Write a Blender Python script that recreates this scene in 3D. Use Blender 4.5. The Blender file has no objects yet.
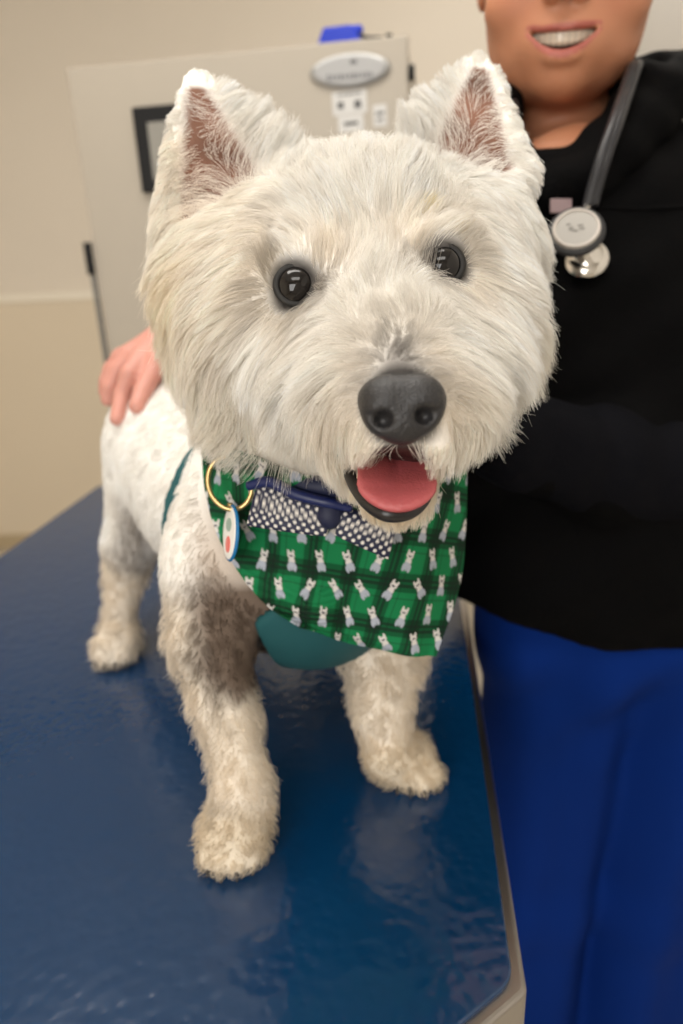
import bpy, bmesh, math, random
import numpy as np
from mathutils import Vector, Matrix
from mathutils.kdtree import KDTree

rng = np.random.default_rng(7)
random.seed(7)
SC = bpy.context.scene
COL = SC.collection

# ------------------------------------------------------------------ camera
FPX = 683.0
PITCH, ROLL = math.radians(20.0), math.radians(2.5)
TABLE_Z = 0.85
CAM = np.array([0.0, 0.0, 1.23])
_r = np.array([1.0, 0, 0]); _f = np.array([0, math.cos(PITCH), -math.sin(PITCH)]); _u = np.array([0, math.sin(PITCH), math.cos(PITCH)])
FWD = _f
UP = math.cos(ROLL) * _u + math.sin(ROLL) * _r
RIGHT = math.cos(ROLL) * _r - math.sin(ROLL) * _u

def P(u, v, z):
    """world point seen at photo position (u, v), z metres along the view axis"""
    return CAM + z * (FWD + RIGHT * ((u - 341.5) / FPX) + UP * ((512.0 - v) / FPX))

def ray(u, v):
    return FWD + RIGHT * ((u - 341.5) / FPX) + UP * ((512.0 - v) / FPX)

def T(u, v, h=TABLE_Z):
    d = ray(u, v); t = (h - CAM[2]) / d[2]
    return CAM + t * d

def onY(u, v, Y):
    d = ray(u, v); return CAM + d * (Y / d[1])

def D(dx, dy, dz):
    """direction: dx right, dy down, dz towards the viewer, as seen from the lens"""
    return RIGHT * dx - UP * dy - FWD * dz

def proj(p):
    q = np.asarray(p) - CAM
    z = q @ FWD
    return 341.5 + FPX * (q @ RIGHT) / z, 512 - FPX * (q @ UP) / z, z

CAMAX = np.stack([RIGHT, UP, -FWD])     # rows: right, up, towards viewer

# ------------------------------------------------------------------ signed distance fields
class Field:
    def __init__(s, lo, hi, h):
        s.lo = np.asarray(lo, float); s.h = h
        s.n = np.ceil((np.asarray(hi) - s.lo) / h).astype(int) + 1
        s.d = np.full(s.n, 9.0, np.float32)
    def block(s, lo, hi):
        a = np.clip(np.floor((np.asarray(lo) - s.lo) / s.h).astype(int), 0, s.n)
        b = np.clip(np.ceil((np.asarray(hi) - s.lo) / s.h).astype(int) + 1, 0, s.n)
        if (b <= a).any(): return None
        g = [(s.lo[i] + s.h * np.arange(a[i], b[i])).astype(np.float32) for i in range(3)]
        X, Y, Z = np.meshgrid(*g, indexing='ij')
        return tuple(slice(a[i], b[i]) for i in range(3)), np.stack([X, Y, Z], -1)
    def union(s, prim, k=0.0):
        fn, lo, hi = prim
        m = k + 0.012
        r = s.block(lo - m, hi + m)
        if r is None: return
        sl, p = r
        b = fn(p); a = s.d[sl]
        s.d[sl] = smin(a, b, k)
    def cut(s, prim, k=0.0):
        fn, lo, hi = prim
        m = k + 0.012
        r = s.block(lo - m, hi + m)
        if r is None: return
        sl, p = r
        s.d[sl] = -smin(-s.d[sl], fn(p), k)
    def apply(s, fn):
        g = [(s.lo[i] + s.h * np.arange(s.n[i])).astype(np.float32) for i in range(3)]
        s.d = fn(s.d, np.stack(np.meshgrid(*g, indexing='ij'), -1)).astype(np.float32)
    def at(s, p):
        q = (np.asarray(p) - s.lo) / s.h
        i = np.clip(np.floor(q).astype(int), 0, s.n - 2); f = np.clip(q - i, 0, 1)
        out = 0
        for c in range(8):
            o = np.array([c & 1, c >> 1 & 1, c >> 2 & 1])
            w = np.prod(np.where(o, f, 1 - f), -1)
            j = i + o
            out = out + w * s.d[j[..., 0], j[..., 1], j[..., 2]]
        return out
    def depth(s, u, v, z0, z1, default):
        for z in np.arange(z0, z1, 0.002):
            if s.at(P(u, v, z)) < 0: return z
        return default
    def clone(s, d):
        f = Field.__new__(Field); f.lo, f.h, f.n, f.d = s.lo, s.h, s.n, d
        return f
    def mesh(s):
        return surface_nets(s.d, s.lo, s.h)

def smin(a, b, k):
    if k <= 0: return np.minimum(a, b)
    h = np.clip(0.5 + 0.5 * (b - a) / k, 0, 1)
    return b + (a - b) * h - k * h * (1 - h)

def rc(a, b, ra, rb):
    a = np.asarray(a, float); b = np.asarray(b, float); ab = b - a; L = max(ab @ ab, 1e-12)
    def fn(p):
        t = np.clip(((p - a) @ ab) / L, 0, 1)
        q = p - a - t[..., None] * ab
        return np.sqrt((q * q).sum(-1)) - (ra + t * (rb - ra))
    r = max(ra, rb)
    return fn, np.minimum(a, b) - r, np.maximum(a, b) + r

def el(c, r, ax=None):
    c = np.asarray(c, float); r = np.asarray(r, float)
    if r.ndim == 0: r = np.full(3, float(r))
    ax = CAMAX if ax is None else np.asarray(ax)
    def fn(p):
        q = (p - c) @ ax.T
        k0 = np.sqrt(((q / r) ** 2).sum(-1)); k1 = np.sqrt(((q / (r * r)) ** 2).sum(-1))
        return k0 * (k0 - 1) / np.maximum(k1, 1e-6)
    m = r.max()
    return fn, c - m, c + m

def surface_nets(d, lo, h):
    s = d < 0
    nx, ny, nz = d.shape
    cnt = np.zeros((nx - 1, ny - 1, nz - 1), np.int8)
    for c in range(8):
        o = (c & 1, c >> 1 & 1, c >> 2 & 1)
        cnt += s[o[0]:nx - 1 + o[0], o[1]:ny - 1 + o[1], o[2]:nz - 1 + o[2]]
    act = (cnt > 0) & (cnt < 8)
    I = np.stack(np.nonzero(act), -1)
    idx = np.full(act.shape, -1, np.int32); idx[act] = np.arange(len(I))
    acc = np.zeros((len(I), 3)); n = np.zeros(len(I))
    corner = [np.array([c & 1, c >> 1 & 1, c >> 2 & 1]) for c in range(8)]
    val = [d[tuple((I + o).T)] for o in corner]
    for a in range(8):
        for ax in range(3):
            b = a | (1 << ax)
            if b == a: continue
            va, vb = val[a], val[b]
            m = (va < 0) != (vb < 0)
            t = va[m] / (va[m] - vb[m])
            pt = corner[a] + t[:, None] * (corner[b] - corner[a])
            acc[m] += pt; n[m] += 1
    V = lo + h * (I + acc / n[:, None])
    F = []
    for ax in range(3):
        o1, o2 = [(1, 2), (2, 0), (0, 1)][ax]
        sl0 = [slice(1, m - 1) for m in d.shape]; sl1 = list(sl0)
        sl0[ax] = slice(0, d.shape[ax] - 1); sl1[ax] = slice(1, d.shape[ax])
        A, B = s[tuple(sl0)], s[tuple(sl1)]
        for flip in (False, True):
            m = (A & ~B) if not flip else (~A & B)
            J = np.stack(np.nonzero(m), -1)
            if not len(J): continue
            off = np.array([1, 1, 1]); off[ax] = 0
            J = J + off
            q = []
            for (e1, e2) in ((-1, -1), (0, -1), (0, 0), (-1, 0)):
                k = J.copy(); k[:, o1] += e1; k[:, o2] += e2
                q.append(idx[tuple(k.T)])
            q = np.stack(q, -1)
            F.append(q[:, ::-1] if flip else q)
    return V, np.concatenate(F)

def vnormals(V, F):
    a = V[F[:, 2]] - V[F[:, 0]]; b = V[F[:, 3]] - V[F[:, 1]]
    n = np.cross(a, b); N = np.zeros_like(V)
    for i in range(4): np.add.at(N, F[:, i], n)
    return N / np.maximum(np.linalg.norm(N, axis=1, keepdims=True), 1e-12)

def smooth(V, F, it=2, lam=0.5):
    for _ in range(it):
        S = np.zeros_like(V); c = np.zeros(len(V))
        for i in range(4):
            j = F[:, (i + 1) % 4]
            np.add.at(S, F[:, i], V[j]); np.add.at(c, F[:, i], 1)
            np.add.at(S, j, V[F[:, i]]); np.add.at(c, j, 1)
        V = V + lam * (S / np.maximum(c, 1)[:, None] - V)
    return V

# ------------------------------------------------------------------ linking helpers
def link(name, me, mat, parent=None):
    o = bpy.data.objects.new(name, me)
    if mat is not None:
        me.materials.append(mat)
    COL.objects.link(o)
    if parent is not None:
        o.parent = parent
        o.matrix_parent_inverse = parent_inverse(parent)
    return o

def parent_inverse(p):
    m = Matrix.Translation(p.location) if p.parent is None else Matrix.Identity(4)
    q = p
    m = Matrix.Identity(4)
    chain = []
    while q is not None:
        chain.append(q); q = q.parent
    for q in reversed(chain):
        loc = Matrix.Translation(q.location)
        m = m @ q.matrix_parent_inverse @ loc
    return m.inverted()

def np_mesh(name, V, F, mat, parent=None, col=None, sm=True):
    me = bpy.data.meshes.new(name)
    F = np.asarray(F)
    me.vertices.add(len(V)); me.vertices.foreach_set('co', np.asarray(V, np.float32).ravel())
    k = F.shape[1]
    me.loops.add(F.size); me.loops.foreach_set('vertex_index', F.astype(np.int32).ravel())
    me.polygons.add(len(F)); me.polygons.foreach_set('loop_start', np.arange(0, F.size, k, dtype=np.int32))
    me.update(calc_edges=True); me.validate()
    me.polygons.foreach_set('use_smooth', np.full(len(me.polygons), sm))
    if col is not None:
        a = me.color_attributes.new('Col', 'FLOAT_COLOR', 'POINT')
        a.data.foreach_set('color', np.concatenate([col, np.ones((len(col), 1))], 1).astype(np.float32).ravel())
    return link(name, me, mat, parent)

def bm_obj(name, bm, mat, parent=None, sm=False, bevel=0.0):
    me = bpy.data.meshes.new(name)
    bmesh.ops.recalc_face_normals(bm, faces=bm.faces)
    bm.to_mesh(me); bm.free()
    for p in me.polygons: p.use_smooth = sm
    o = link(name, me, mat, parent)
    if bevel:
        m = o.modifiers.new('bevel', 'BEVEL'); m.width = bevel; m.segments = 3; m.limit_method = 'ANGLE'
    return o

def add_box(bm, c, size, R=None):
    """box with half-axes from the rows of R"""
    R = np.eye(3) if R is None else np.asarray(R)
    c = np.asarray(c); v = []
    for i in range(8):
        s = np.array([(i & 1) - .5, (i >> 1 & 1) - .5, (i >> 2 & 1) - .5]) * size
        v.append(bm.verts.new(tuple(c + s @ R)))
    for f in ((0, 2, 3, 1), (4, 5, 7, 6), (0, 1, 5, 4), (2, 6, 7, 3), (0, 4, 6, 2), (1, 3, 7, 5)):
        bm.faces.new([v[i] for i in f])

def catmull(pts, n):
    p = np.asarray(pts, float); out = []
    q = np.concatenate([[2 * p[0] - p[1]], p, [2 * p[-1] - p[-2]]])
    for i in range(len(p) - 1):
        t = np.linspace(0, 1, n, endpoint=False)[:, None]
        a, b, c, d = q[i:i + 4]
        out.append(.5 * (2 * b + (c - a) * t + (2 * a - 5 * b + 4 * c - d) * t ** 2 + (3 * b - a - 3 * c + d) * t ** 3))
    out.append(p[-1:])
    return np.concatenate(out)

def tube(pts, r, seg=14, closed=False, flat=None):
    """V, F of a tube along pts; r scalar or per point; flat = (normal, factor) squashes along normal"""
    p = np.asarray(pts, float); n = len(p)
    r = np.broadcast_to(np.asarray(r, float), (n,))
    t = np.gradient(p, axis=0)
    if closed: t = np.roll(p, -1, 0) - np.roll(p, 1, 0)
    t /= np.maximum(np.linalg.norm(t, axis=1, keepdims=True), 1e-12)
    nrm = np.cross(t[0], [0.3, 0.2, 0.9]); nrm /= np.linalg.norm(nrm)
    V = []
    for i in range(n):
        nrm = nrm - (nrm @ t[i]) * t[i]; nrm /= np.linalg.norm(nrm)
        b = np.cross(t[i], nrm)
        a = np.linspace(0, 2 * math.pi, seg, endpoint=False)
        V.append(p[i] + r[i] * (np.cos(a)[:, None] * nrm + np.sin(a)[:, None] * b))
    V = np.concatenate(V)
    F = []
    m = n if closed else n - 1
    for i in range(m):
        j = (i + 1) % n
        for k in range(seg):
            l = (k + 1) % seg
            F.append((i * seg + k, i * seg + l, j * seg + l, j * seg + k))
    if not closed:
        c0, c1 = len(V), len(V) + 1
        V = np.concatenate([V, [p[0]], [p[-1]]])
        for k in range(0, seg, 2):
            F.append((c0, (k + 2) % seg, k + 1, k))
            e = (n - 1) * seg
            F.append((c1, e + k, e + k + 1, e + (k + 2) % seg))
    return V, np.array(F)

def empty(name, loc):
    o = bpy.data.objects.new(name, None); o.location = tuple(loc); o.empty_display_size = .05
    COL.objects.link(o); return o

def tag(o, label, cat, group=None):
    o['label'] = label; o['category'] = cat
    if group: o['group'] = group
    return o

# ------------------------------------------------------------------ materials
def srgb(r, g, b):
    f = lambda c: (c / 255 / 12.92) if c / 255 <= .04045 else ((c / 255 + .055) / 1.055) ** 2.4
    return np.array([f(r), f(g), f(b)])

def mat(name, col, rough=.5, metal=0., spec=.5, noise=None, bump=None, attr=None, coat=0., sheen=0., sss=0.):
    """noise=(scale, amount) mottles the colour; bump=(scale, strength, distance)"""
    m = bpy.data.materials.new(name); m.use_nodes = True
    nt = m.node_tree; n = nt.nodes; L = nt.links
    b = n['Principled BSDF']
    b.inputs['Base Color'].default_value = (*col, 1); b.inputs['Roughness'].default_value = rough
    b.inputs['Metallic'].default_value = metal; b.inputs['Specular IOR Level'].default_value = spec
    b.inputs['Coat Weight'].default_value = coat; b.inputs['Coat Roughness'].default_value = .05
    b.inputs['Sheen Weight'].default_value = sheen
    if sss:
        b.inputs['Subsurface Weight'].default_value = sss
        b.inputs['Subsurface Radius'].default_value = (.008, .003, .0015); b.inputs['Subsurface Scale'].default_value = 1.0
    tc = n.new('ShaderNodeTexCoord')
    src = None
    if attr:
        a = n.new('ShaderNodeAttribute'); a.attribute_name = attr; src = a.outputs['Color']
    if noise:
        t = n.new('ShaderNodeTexNoise'); t.inputs['Scale'].default_value = noise[0]; t.inputs['Detail'].default_value = 5
        L.new(tc.outputs['Object'], t.inputs['Vector'])
        mr = n.new('ShaderNodeMapRange'); mr.inputs['To Min'].default_value = 1 - noise[1]; mr.inputs['To Max'].default_value = 1 + noise[1]
        L.new(t.outputs['Fac'], mr.inputs['Value'])
        mx = n.new('ShaderNodeMix'); mx.data_type = 'RGBA'; mx.blend_type = 'MULTIPLY'; mx.inputs[0].default_value = 1
        if src: L.new(src, mx.inputs[6])
        else: mx.inputs[6].default_value = (*col, 1)
        L.new(mr.outputs[0], mx.inputs[7]); src = mx.outputs[2]
    if src: L.new(src, b.inputs['Base Color'])
    if bump:
        t = n.new('ShaderNodeTexNoise'); t.inputs['Scale'].default_value = bump[0]; t.inputs['Detail'].default_value = 3
        L.new(tc.outputs['Object'], t.inputs['Vector'])
        bp = n.new('ShaderNodeBump'); bp.inputs['Strength'].default_value = bump[1]; bp.inputs['Distance'].default_value = bump[2]
        L.new(t.outputs['Fac'], bp.inputs['Height']); L.new(bp.outputs[0], b.inputs['Normal'])
    return m

_W = [(rng.normal(size=3), rng.uniform(0, 6.28)) for _ in range(24)]
def wob(p, freq, k=0):
    """smooth pseudo-noise in about -1..1"""
    s = 0
    for i in range(4):
        w, ph = _W[(k * 4 + i) % 24]
        s = s + np.sin(p @ (w * freq) + ph)
    return s / 2.4
# ================================================================== the dog
DOG = empty('dog', (-0.10, 0.48, TABLE_Z))
tag(DOG, 'small white shaggy terrier standing on blue table with mouth open and pink tongue showing', 'dog')

fd = Field((-0.37, 0.20, 0.846), (0.22, 0.86, 1.37), 0.0032)
U = fd.union
# trunk, kept apart first so that the harness can be wrapped round it
trunk = [
    (rc(P(335, 420, .455), P(325, 520, .50), .060, .068), .03),
    (el(P(314, 557, .530), (.070, .071, .080)), .03),
    (rc(P(300, 535, .55), P(235, 490, .62), .080, .076), .04),
    (rc(P(235, 490, .62), P(178, 449, .695), .076, .072), .04),
]
for pr_, k in trunk: U(pr_, k)
TR = fd.d.copy()
TRUNK = fd.clone(TR)
# shoulders and front legs
U(rc(P(232, 560, .495), P(210, 640, .480), .042, .023), .025)
U(rc(P(230, 560, .497), P(246, 455, .505), .042, .036), .03)
U(rc(P(210, 635, .481), P(225, 700, .474), .0235, .0185), .02)
U(rc(P(225, 700, .474), P(243, 790, .462), .0185, .0160), .015)
U(rc(P(244, 790, .462), P(240, 822, .462), .0165, .019), .012)
pawL = T(236, 845) + np.array([0, 0, .016])
U(el(pawL, (.0235, .017, .030), np.array([[1, -.1, 0], [0, 0, 1], [-.1, -1, 0]])), .012)
for dx in (-.0150, -.0052, .0052, .0150):
    U(el(pawL + np.array([dx, -.024 + abs(dx) * .45, -.005]), (.0068, .0095, .0110), np.eye(3)[[0, 2, 1]]), .004)
U(rc(P(385, 570, .53), P(386, 650, .528), .040, .026), .03)
U(rc(P(386, 650, .528), P(381, 705, .524), .026, .0185), .02)
U(rc(P(382, 705, .524), P(388, 755, .520), .0195, .0185), .015)
pawR = T(405, 770) + np.array([0, 0, .015])
U(el(pawR, (.0225, .016, .029), np.array([[1, .25, 0], [0, 0, 1], [.25, -1, 0]])), .014)
for dx in (-.0145, -.005, .005, .0145):
    U(el(pawR + np.array([dx + .006, -.023 + abs(dx - .004) * .45, -.005]), (.0068, .0095, .0110), np.eye(3)[[0, 2, 1]]), .004)
# hind legs
lat = np.array([.100, .052, 0])
hipA, hockA, footA = P(152, 500, .690), P(122, 578, .705), T(118, 660) + np.array([0, .006, .017])
for off in (np.zeros(3), lat):
    U(rc(hipA + off, P(132, 545, .702) + off, .044, .024), .02)
    U(rc(P(132, 545, .702) + off, hockA + off + [0, .012, 0], .024, .0175), .02)
    U(rc(hockA + off + [0, .012, 0], footA + off + [0, .012, .012], .0170, .0155), .015)
    U(el(footA + off, (.022, .017, .029), np.array([[1, 0, 0], [0, 0, 1], [0, -1, 0]])), .012)
    for dx in (-.0135, -.0045, .0045, .0135):
        U(el(footA + off + np.array([dx, -.022 + abs(dx) * .45, -.005]), (.0062, .009, .0105), np.eye(3)[[0, 2, 1]]), .004)
U(rc(P(185, 420, .745), P(195, 395, .80), .016, .008), .02)          # short tail behind the rump
# neck, skull, muzzle
U(rc(P(352, 330, .44), P(338, 430, .462), .060, .062), .03)
U(el(P(358, 272, .415), (.076, .066, .072)), .03)
U(el(P(262, 335, .405), (.047, .052, .048)), .035)
U(el(P(458, 318, .400), (.042, .050, .046)), .035)
U(rc(P(382, 325, .350), P(400, 400, .292), .034, .0205), .035)
U(el(P(315, 375, .352), (.026, .024, .026)), .03)
U(el(P(466, 362, .350), (.024, .024, .026)), .03)
U(el(P(362, 412, .322), (.021, .019, .024)), .016)
U(el(P(436, 402, .318), (.021, .019, .024)), .016)
U(el(P(222, 285, .418), (.030, .034, .030)), .03)
U(el(P(492, 235, .412), (.026, .032, .028)), .03)
U(el(P(188, 268, .420), (.016, .026, .020)), .02)
U(el(P(305, 262, .352), (.019, .013, .016)), .014)                     # brow ridges
U(el(P(432, 245, .352), (.019, .013, .016)), .014)
U(rc(P(385, 430, .365), P(394, 486, .322), .028, .0165), .018)         # lower jaw
U(el(P(378, 446, .297), (.0115, .0085, .012)), .006)
U(el(P(427, 444, .295), (.0110, .0080, .012)), .006)
fd.cut(el(P(396, 480, .297), (.0168, .0118, .034)), .003)             # open mouth
fd.cut(el(P(366, 462, .312), (.013, .0065, .020)), .004)

EARS = {}
def ear(key, base, tip, facing, w0, curl):
    a = np.asarray(tip) - base; L = np.linalg.norm(a); a = a / L
    n = facing - (facing @ a) * a; n /= np.linalg.norm(n)
    b = np.cross(a, n)
    EARS[key] = (np.asarray(base), a, b, n, L, w0, curl)
    def fn(p):
        q = p - base
        s = (q @ a) / L; y = q @ b; z = q @ n
        w = w0 * np.sqrt(np.clip(1 - s, 0, 1)) * (1 - .35 * np.clip(s, 0, 1)) + .002
        sh = np.abs(z - curl * y * y) - (.0032 + .003 * np.clip(1 - s, 0, 1))
        return np.maximum.reduce([(np.abs(y) - w) * .8, sh * .8, -s * L - .01, (s - 1) * L])
    lo = np.minimum(base, tip) - w0 - .01; hi = np.maximum(base, tip) + w0 + .01
    return fn, lo, hi
U(ear('l', P(232, 212, .425), P(195, 71, .425), D(.22, .15, 1), .0435, 7.0), .010)
U(ear('r', P(462, 180, .418), P(478, 56, .430), D(-.22, .15, 1), .040, 7.0), .010)
fd.apply(lambda d, p: np.maximum(d, TABLE_Z + .0012 - p[..., 2]))
V, F = fd.mesh()
V = smooth(V, F, 1, .4)
V[:, 2] = np.maximum(V[:, 2], TABLE_Z + .001)
N = vnormals(V, F)

# --- coat and skin colours, all given by anchors on the dog
WHITE, CREAM, WARM, STAIN = np.array([.955, .925, .875]), np.array([.945, .885, .80]), np.array([.92, .82, .66]), np.array([.84, .74, .59])
GREY, DARK, BLACK = np.array([.20, .185, .175]), np.array([.050, .045, .042]), np.array([.012, .011, .011])
SHAVED, EARPINK = np.array([.17, .125, .095]), np.array([.21, .105, .072])
G = []      # position, direction, length, colour
def g(u, v, z, d, ln, c=WHITE): G.append((P(u, v, z), D(*d), ln / 1000, c))
# forehead and crown
g(365, 165, .385, (0, -1, -.2), 17); g(300, 182, .385, (-.35, -1, -.1), 18); g(430, 168, .385, (.35, -1, -.1), 18)
g(365, 205, .350, (0, -1, .1), 22); g(320, 220, .350, (-.3, -1, .1), 22); g(415, 205, .350, (.3, -1, .1), 22)
g(345, 150, .41, (-.1, -1, -.5), 13); g(400, 150, .41, (.1, -1, -.5), 13)
g(295, 255, .338, (-.55, -.75, .1), 17); g(440, 236, .338, (.55, -.75, .1), 17)
g(325, 262, .338, (-.3, -.9, .25), 13, CREAM); g(420, 250, .338, (.3, -.9, .25), 13, CREAM)
g(370, 270, .335, (0, -1, .25), 14)
g(322, 290, .338, (-.1, -.6, .3), 6, np.array([.22, .19, .16])); g(421, 275, .338, (.1, -.6, .3), 6, np.array([.22, .19, .16])); g(285, 268, .345, (-.3, -.8, .2), 8, np.array([.5, .44, .36])); g(440, 248, .345, (.3, -.8, .2), 8, np.array([.5, .44, .36])); g(300, 308, .343, (-.6, .6, .3), 9, np.array([.45, .40, .33]))
g(372, 305, .332, (-.15, -.7, .35), 14); g(395, 300, .332, (.15, -.7, .35), 14)
g(345, 308, .334, (-.6, .3, .3), 11); g(420, 298, .334, (.6, .3, .3), 9)
# bridge of the nose
g(388, 330, .315, (-.35, -.9, .05), 12); g(394, 352, .298, (-.3, -.9, .1), 9, np.array([.68, .64, .58])); g(398, 368, .284, (-.2, -.9, .15), 5, GREY)
g(374, 372, .288, (-.7, -.1, .4), 11, np.array([.85, .80, .73])); g(426, 366, .286, (.7, -.1, .4), 11, np.array([.85, .80, .73]))
# under the eyes
g(295, 312, .345, (-.7, .6, .2), 18, CREAM); g(450, 292, .345, (.7, .5, .2), 18, CREAM)
g(330, 320, .335, (-.7, .4, .35), 22); g(425, 310, .333, (.7, .3, .35), 22)
# muzzle sides and lips
g(345, 370, .308, (-.85, .45, .15), 34); g(452, 360, .305, (.85, .4, .15), 32)
g(315, 385, .335, (-.8, .6, .1), 32); g(475, 372, .332, (.8, .55, .1), 30)
g(340, 405, .312, (-.6, .8, .2), 26, CREAM); g(462, 395, .308, (.7, .7, .2), 26, CREAM)
g(358, 435, .305, (-.35, 1, .2), 13, CREAM); g(374, 446, .290, (-.35, 1, .1), 9, CREAM); g(430, 443, .288, (.35, 1, .1), 8, CREAM); g(442, 430, .303, (.4, 1, .2), 17, CREAM)
g(330, 440, .325, (-.35, 1, .1), 26, CREAM); g(465, 430, .320, (.45, .9, .1), 26, CREAM)
# cheeks
g(275, 340, .345, (-.75, .6, .1), 30); g(490, 318, .345, (.75, .6, .1), 26)
g(240, 270, .36, (-.9, .25, .05), 26, CREAM); g(495, 250, .36, (.8, .35, .05), 22)
g(205, 300, .40, (-.7, .7, -.1), 28, WARM); g(215, 370, .40, (-.5, .85, 0), 30, CREAM)
g(520, 270, .40, (.75, .6, -.1), 22); g(515, 350, .39, (.75, .6, 0), 30, CREAM)
g(260, 420, .375, (-.35, .95, 0), 36, CREAM); g(490, 410, .37, (.5, .85, 0), 34, CREAM)
g(300, 440, .36, (-.2, 1, .05), 32, CREAM)
g(190, 230, .42, (-.6, .75, -.1), 14, CREAM); g(515, 195, .41, (.6, .75, -.1), 10)
g(255, 215, .39, (-.6, -.3, .2), 20, CREAM); g(478, 195, .39, (.6, .1, .1), 18)
# chin and throat
g(392, 510, .312, (-.1, 1, -.15), 5, STAIN); g(345, 490, .335, (-.25, 1, 0), 16, CREAM); g(438, 482, .33, (.3, 1, 0), 15, CREAM)
g(350, 470, .318, (-.3, 1, 0), 14, STAIN); g(440, 465, .318, (.4, .9, 0), 14, STAIN)
# ears
g(180, 160, .42, (-.6, .6, 0), 11, CREAM); g(190, 110, .42, (-.5, .2, .1), 7); g(197, 80, .42, (-.1, -1, .1), 5)
g(222, 100, .42, (.7, -.5, .2), 14); g(250, 125, .42, (.75, -.6, .2), 20); g(278, 150, .41, (.45, -.85, .1), 30)
g(200, 240, .41, (-.6, .75, .2), 24, CREAM)
g(510, 140, .42, (.7, .5, .1), 10); g(497, 95, .42, (.6, .2, .1), 7); g(478, 62, .42, (.1, -1, .1), 5)
g(450, 90, .42, (-.7, -.5, .2), 12); g(430, 118, .42, (-.75, -.5, .2), 20); g(405, 140, .41, (-.45, -.85, .1), 28)
g(350, 250, .50, (0, -.2, -1), 20); g(270, 330, .47, (-.4, .6, -.6), 24); g(440, 330, .47, (.4, .6, -.6), 24)
# body, clipped short
for u, v, z in ((345, 430, .43), (330, 500, .45), (380, 520, .45), (340, 430, .52), (260, 500, .53)): g(u, v, z, (-.2, .9, -.1), 5)
for u, v, z in ((150, 385, .66), (190, 390, .68), (110, 450, .68), (230, 400, .62), (140, 470, .63), (180, 480, .60), (190, 550, .55), (150, 560, .66)): g(u, v, z, (-.35, .9, -.1), 6, np.array([.93, .91, .87]))
g(200, 470, .50, (-.3, .9, 0), 6); g(190, 560, .475, (-.2, .95, .1), 6); g(240, 560, .455, (-.1, 1, .1), 5, np.array([.62, .53, .45])); g(300, 600, .455, (0, 1, 0), 4)
# front legs
LEG = np.array([.81, .73, .62])  # tan fur, also darkened for the weaker light near the table
PAW = np.array([.70, .60, .46])  # stained tan, with the low light darkened in as well
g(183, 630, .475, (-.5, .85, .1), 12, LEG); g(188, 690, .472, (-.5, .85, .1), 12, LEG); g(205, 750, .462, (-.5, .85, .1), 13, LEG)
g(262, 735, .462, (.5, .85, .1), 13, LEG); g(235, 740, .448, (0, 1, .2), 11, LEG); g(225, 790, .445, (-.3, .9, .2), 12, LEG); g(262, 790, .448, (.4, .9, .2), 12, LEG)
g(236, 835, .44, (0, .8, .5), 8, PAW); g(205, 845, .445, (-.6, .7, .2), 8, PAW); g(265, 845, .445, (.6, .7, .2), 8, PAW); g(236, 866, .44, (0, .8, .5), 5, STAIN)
g(225, 610, .448, (.2, 1, .1), 6, SHAVED); g(240, 640, .452, (.2, 1, .1), 6, SHAVED); g(228, 665, .452, (.1, 1, .1), 6, SHAVED * .85); g(262, 625, .455, (.3, 1, .1), 5, SHAVED * .8)
g(280, 630, .465, (.3, 1, .1), 4, DARK); g(268, 648, .468, (.3, 1, .1), 4, DARK)  # armpit shade painted as dark fur
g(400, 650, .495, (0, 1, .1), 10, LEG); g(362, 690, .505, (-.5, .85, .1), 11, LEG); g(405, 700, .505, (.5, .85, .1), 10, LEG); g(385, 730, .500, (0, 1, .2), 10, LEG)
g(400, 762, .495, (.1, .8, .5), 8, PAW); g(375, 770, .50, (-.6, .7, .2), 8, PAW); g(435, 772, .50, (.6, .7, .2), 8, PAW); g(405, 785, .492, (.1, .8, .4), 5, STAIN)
# hind legs
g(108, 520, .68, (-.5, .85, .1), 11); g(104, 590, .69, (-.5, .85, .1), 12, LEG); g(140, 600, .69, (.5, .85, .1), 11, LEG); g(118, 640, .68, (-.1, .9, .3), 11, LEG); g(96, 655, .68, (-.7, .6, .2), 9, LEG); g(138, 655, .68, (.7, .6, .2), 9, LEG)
g(134, 545, .655, (.1, 1, .1), 5, np.array([.36, .32, .28])); g(137, 570, .665, (.1, 1, .1), 5, np.array([.36, .32, .28]))  # shade of the inner thigh painted into the fur colour
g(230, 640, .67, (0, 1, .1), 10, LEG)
GP = np.array([x[0] for x in G]); GD = np.array([x[1] for x in G]); GD /= np.linalg.norm(GD, axis=1, keepdims=True)
GL = np.array([x[2] for x in G]); GC = np.array([x[3] for x in G])

def groom(p):
    out_d = np.zeros_like(p); out_l = np.zeros(len(p)); out_c = np.zeros_like(p)
    for i in range(0, len(p), 20000):
        q = p[i:i + 20000]
        d2 = ((q[:, None] - GP[None]) ** 2).sum(-1)
        w = 1 / (d2 + 5e-5) ** 2.2
        w /= w.sum(1, keepdims=True)
        out_d[i:i + 20000] = w @ GD; out_l[i:i + 20000] = w @ GL; out_c[i:i + 20000] = w @ GC
    out_d /= np.maximum(np.linalg.norm(out_d, axis=1, keepdims=True), 1e-9)
    return out_d, out_l, out_c

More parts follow.
